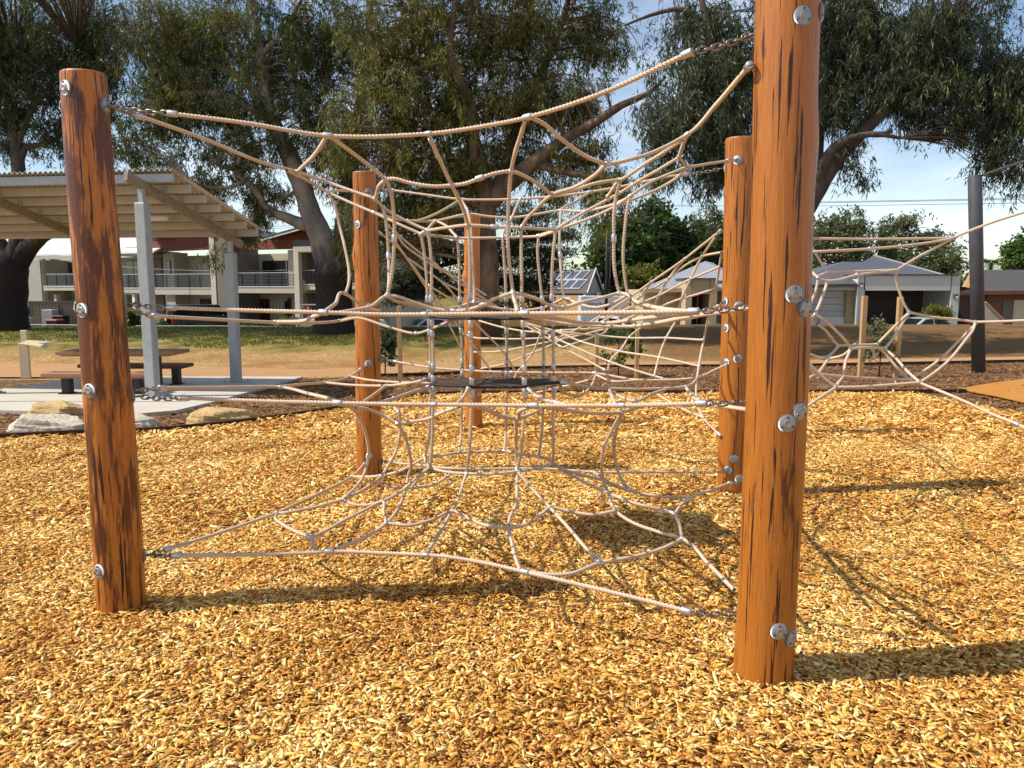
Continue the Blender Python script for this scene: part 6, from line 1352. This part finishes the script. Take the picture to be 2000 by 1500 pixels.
btree('broadleaf_tree', 'big dark green tree behind the thin black pole', 1225, 62, [(1225, 470, 0, 62, 62, 7000), (1285, 440, 2, 52, 45, 4500), (1330, 490, 2, 55, 50, 5000), (1190, 520, 0, 40, 40, 3000), (1270, 520, 1, 80, 45, 6000), (1370, 520, 3, 40, 45, 2600)], M_broad, .42, .24, .2, 110, .9)
btree('gum_tree', 'olive green gum beside the orange log post above the grey roof', 1400, 66, [(1390, 445, 0, 50, 45, 4200), (1430, 480, 0, 50, 60, 4200), (1370, 480, 0, 30, 30, 1500)], M_pale, .34, .11, .5, 100, .8)
btree('shrub', 'round yellow green shrub above the weatherboard house roof', 1252, 56, [(1252, 545, 0, 42, 26, 5200), (1290, 552, 0, 22, 16, 1400)], M_yell, .2, .11, .1, 130, .42, .1, cat='shrub')
btree('gum_tree', 'pale open crowned gum close to the cracked log post above the charcoal roof', 1640, 78, [(1640, 440, 0, 60, 30, 3000), (1605, 480, 0, 60, 45, 4600), (1670, 490, 0, 50, 40, 3000), (1680, 440, 0, 22, 22, 900), (1590, 530, -2, 40, 30, 2200)], M_pale, .36, .13, .4, 90, .8)
btree('gum_tree', 'pale gum with flat tiers of foliage left of the mast', 1785, 80, [(1775, 430, 0, 50, 16, 1500), (1725, 445, 0, 22, 14, 600), (1745, 480, 0, 70, 38, 4400), (1830, 465, 0, 45, 24, 2000), (1835, 505, -2, 48, 30, 3600), (1860, 520, -2, 28, 18, 1100), (1780, 520, -2, 70, 24, 3000)], M_pale, .36, .13, .4, 90, .8, tint=(.34, .2))
btree('broadleaf_tree', 'bright green tree cut off by the frame on the far side of the mast', 1995, 70, [(2000, 495, 0, 40, 34, 4500), (2040, 480, 0, 40, 50, 3500)], pm and leaf_mat('green_leaf', (.03, .075, .015), (.07, .15, .03), (.17, .24, .06), .35), .36, .2, .2, 110, .75)
btree('shrub', 'low green hedge between the pale gum and the brick house', 1880, 60, [(1880, 548, 0, 36, 12, 2500), (1885, 575, 0, 20, 20, 1500)], M_pale, .22, .1, .2, 120, .4, .08, cat='shrub')
# palm
pt = P(1936, 512, 82); t = thing('palm_tree', 'small distant palm above the tiled roof beside the mast', 'tree', (pt.x, 82, -1)); m = MB(); m.tube([(pt.x, 82, -1), pt], .18, 8); m.out('trunk', M_darkbark, t); fr = []
for k in range(26):
    a = rng.uniform(0, 6.28); e_ = rng.uniform(-.2, .9); pv = pt; d0 = Vector((math.cos(a), math.sin(a), e_)).normalized()
    for s in range(9):
        q = pv+d0*.26; d0.z -= .16; d0.normalize()
        for sd_ in (-1, 1):
            sx = d0.cross(Vector((0, 0, 1))).normalized()*sd_; fr.append((q, q+sx*.05+d0*.1, q+sx*.42+d0*.3-Vector((0, 0, .18)), q+sx*.2+d0*.05-Vector((0, 0, .1))))
        pv = q
V = [tuple(p) for f_ in fr for p in f_]; obj('crown', V, (np.arange(len(fr))*4)[:, None]+np.arange(4)[None], M_broad, t, attr={'tint': np.full(len(V), .4)})
# shrubs by the houses and along the building
def shrub(px, py, Y, rx, ry, N, label, mat, L=.16, W=.07):
    c = P(px, py, Y); k = Y/F; b = Vector((c.x, Y, g(c.x, Y))); t = thing('shrub', label, 'shrub', b, 'shrubs beyond the lawn')
    m = MB()
    for a in range(5): m.tube([b-Vector((0, 0, .1)), b.lerp(c, .6)+Vector((math.cos(a*1.3)*rx*k*.3, math.sin(a*1.3)*.2, 0)), c+Vector((math.cos(a*1.3)*rx*k*.6, math.sin(a*1.3)*.3, ry*k*.3))], [.03, .02, .008], 5)
    m.out('stem', M_darkbark, t); V, Fc, tt, _ = leafblob(N, c, (rx*k, rx*k*.8, ry*k), L, W, clumps=max(8, N//60), droop=.1); obj('foliage', V, Fc, mat, t, attr={'tint': np.repeat(tt, 4)})
shrub(1832, 612, 45, 26, 16, 2200, 'bright yellow green shrub in front of the square portico', M_yell)
shrub(262, 622, 46, 14, 18, 900, 'dark leafy shrub between the dark stained post and the front shelter column', M_broad, .2, .1)
shrub(310, 634, 45, 16, 8, 700, 'low green shrub right of the front shelter column', M_broad)
shrub(500, 634, 45, 26, 7, 900, 'low hedge under the maroon garage door', M_broad); shrub(560, 630, 46, 30, 9, 1100, 'low hedge under the slit windows', M_pale); shrub(795, 608, 55, 20, 10, 1000, 'yellowish bush above the white sedan', M_yell)
m = MB(); FBx(752, 1085, 600, 660, 58, .4, m, -2.0); tag(m.out('garden_wall', M_ochre), 'long ochre wall behind the white sedan', 'wall')
m = MB(); FBx(735, 800, 545, 660, 60, 6, m, -2.0); tag(m.out('rear_building', M_renderg), 'grey rendered building partly hidden by the cedar', 'building')
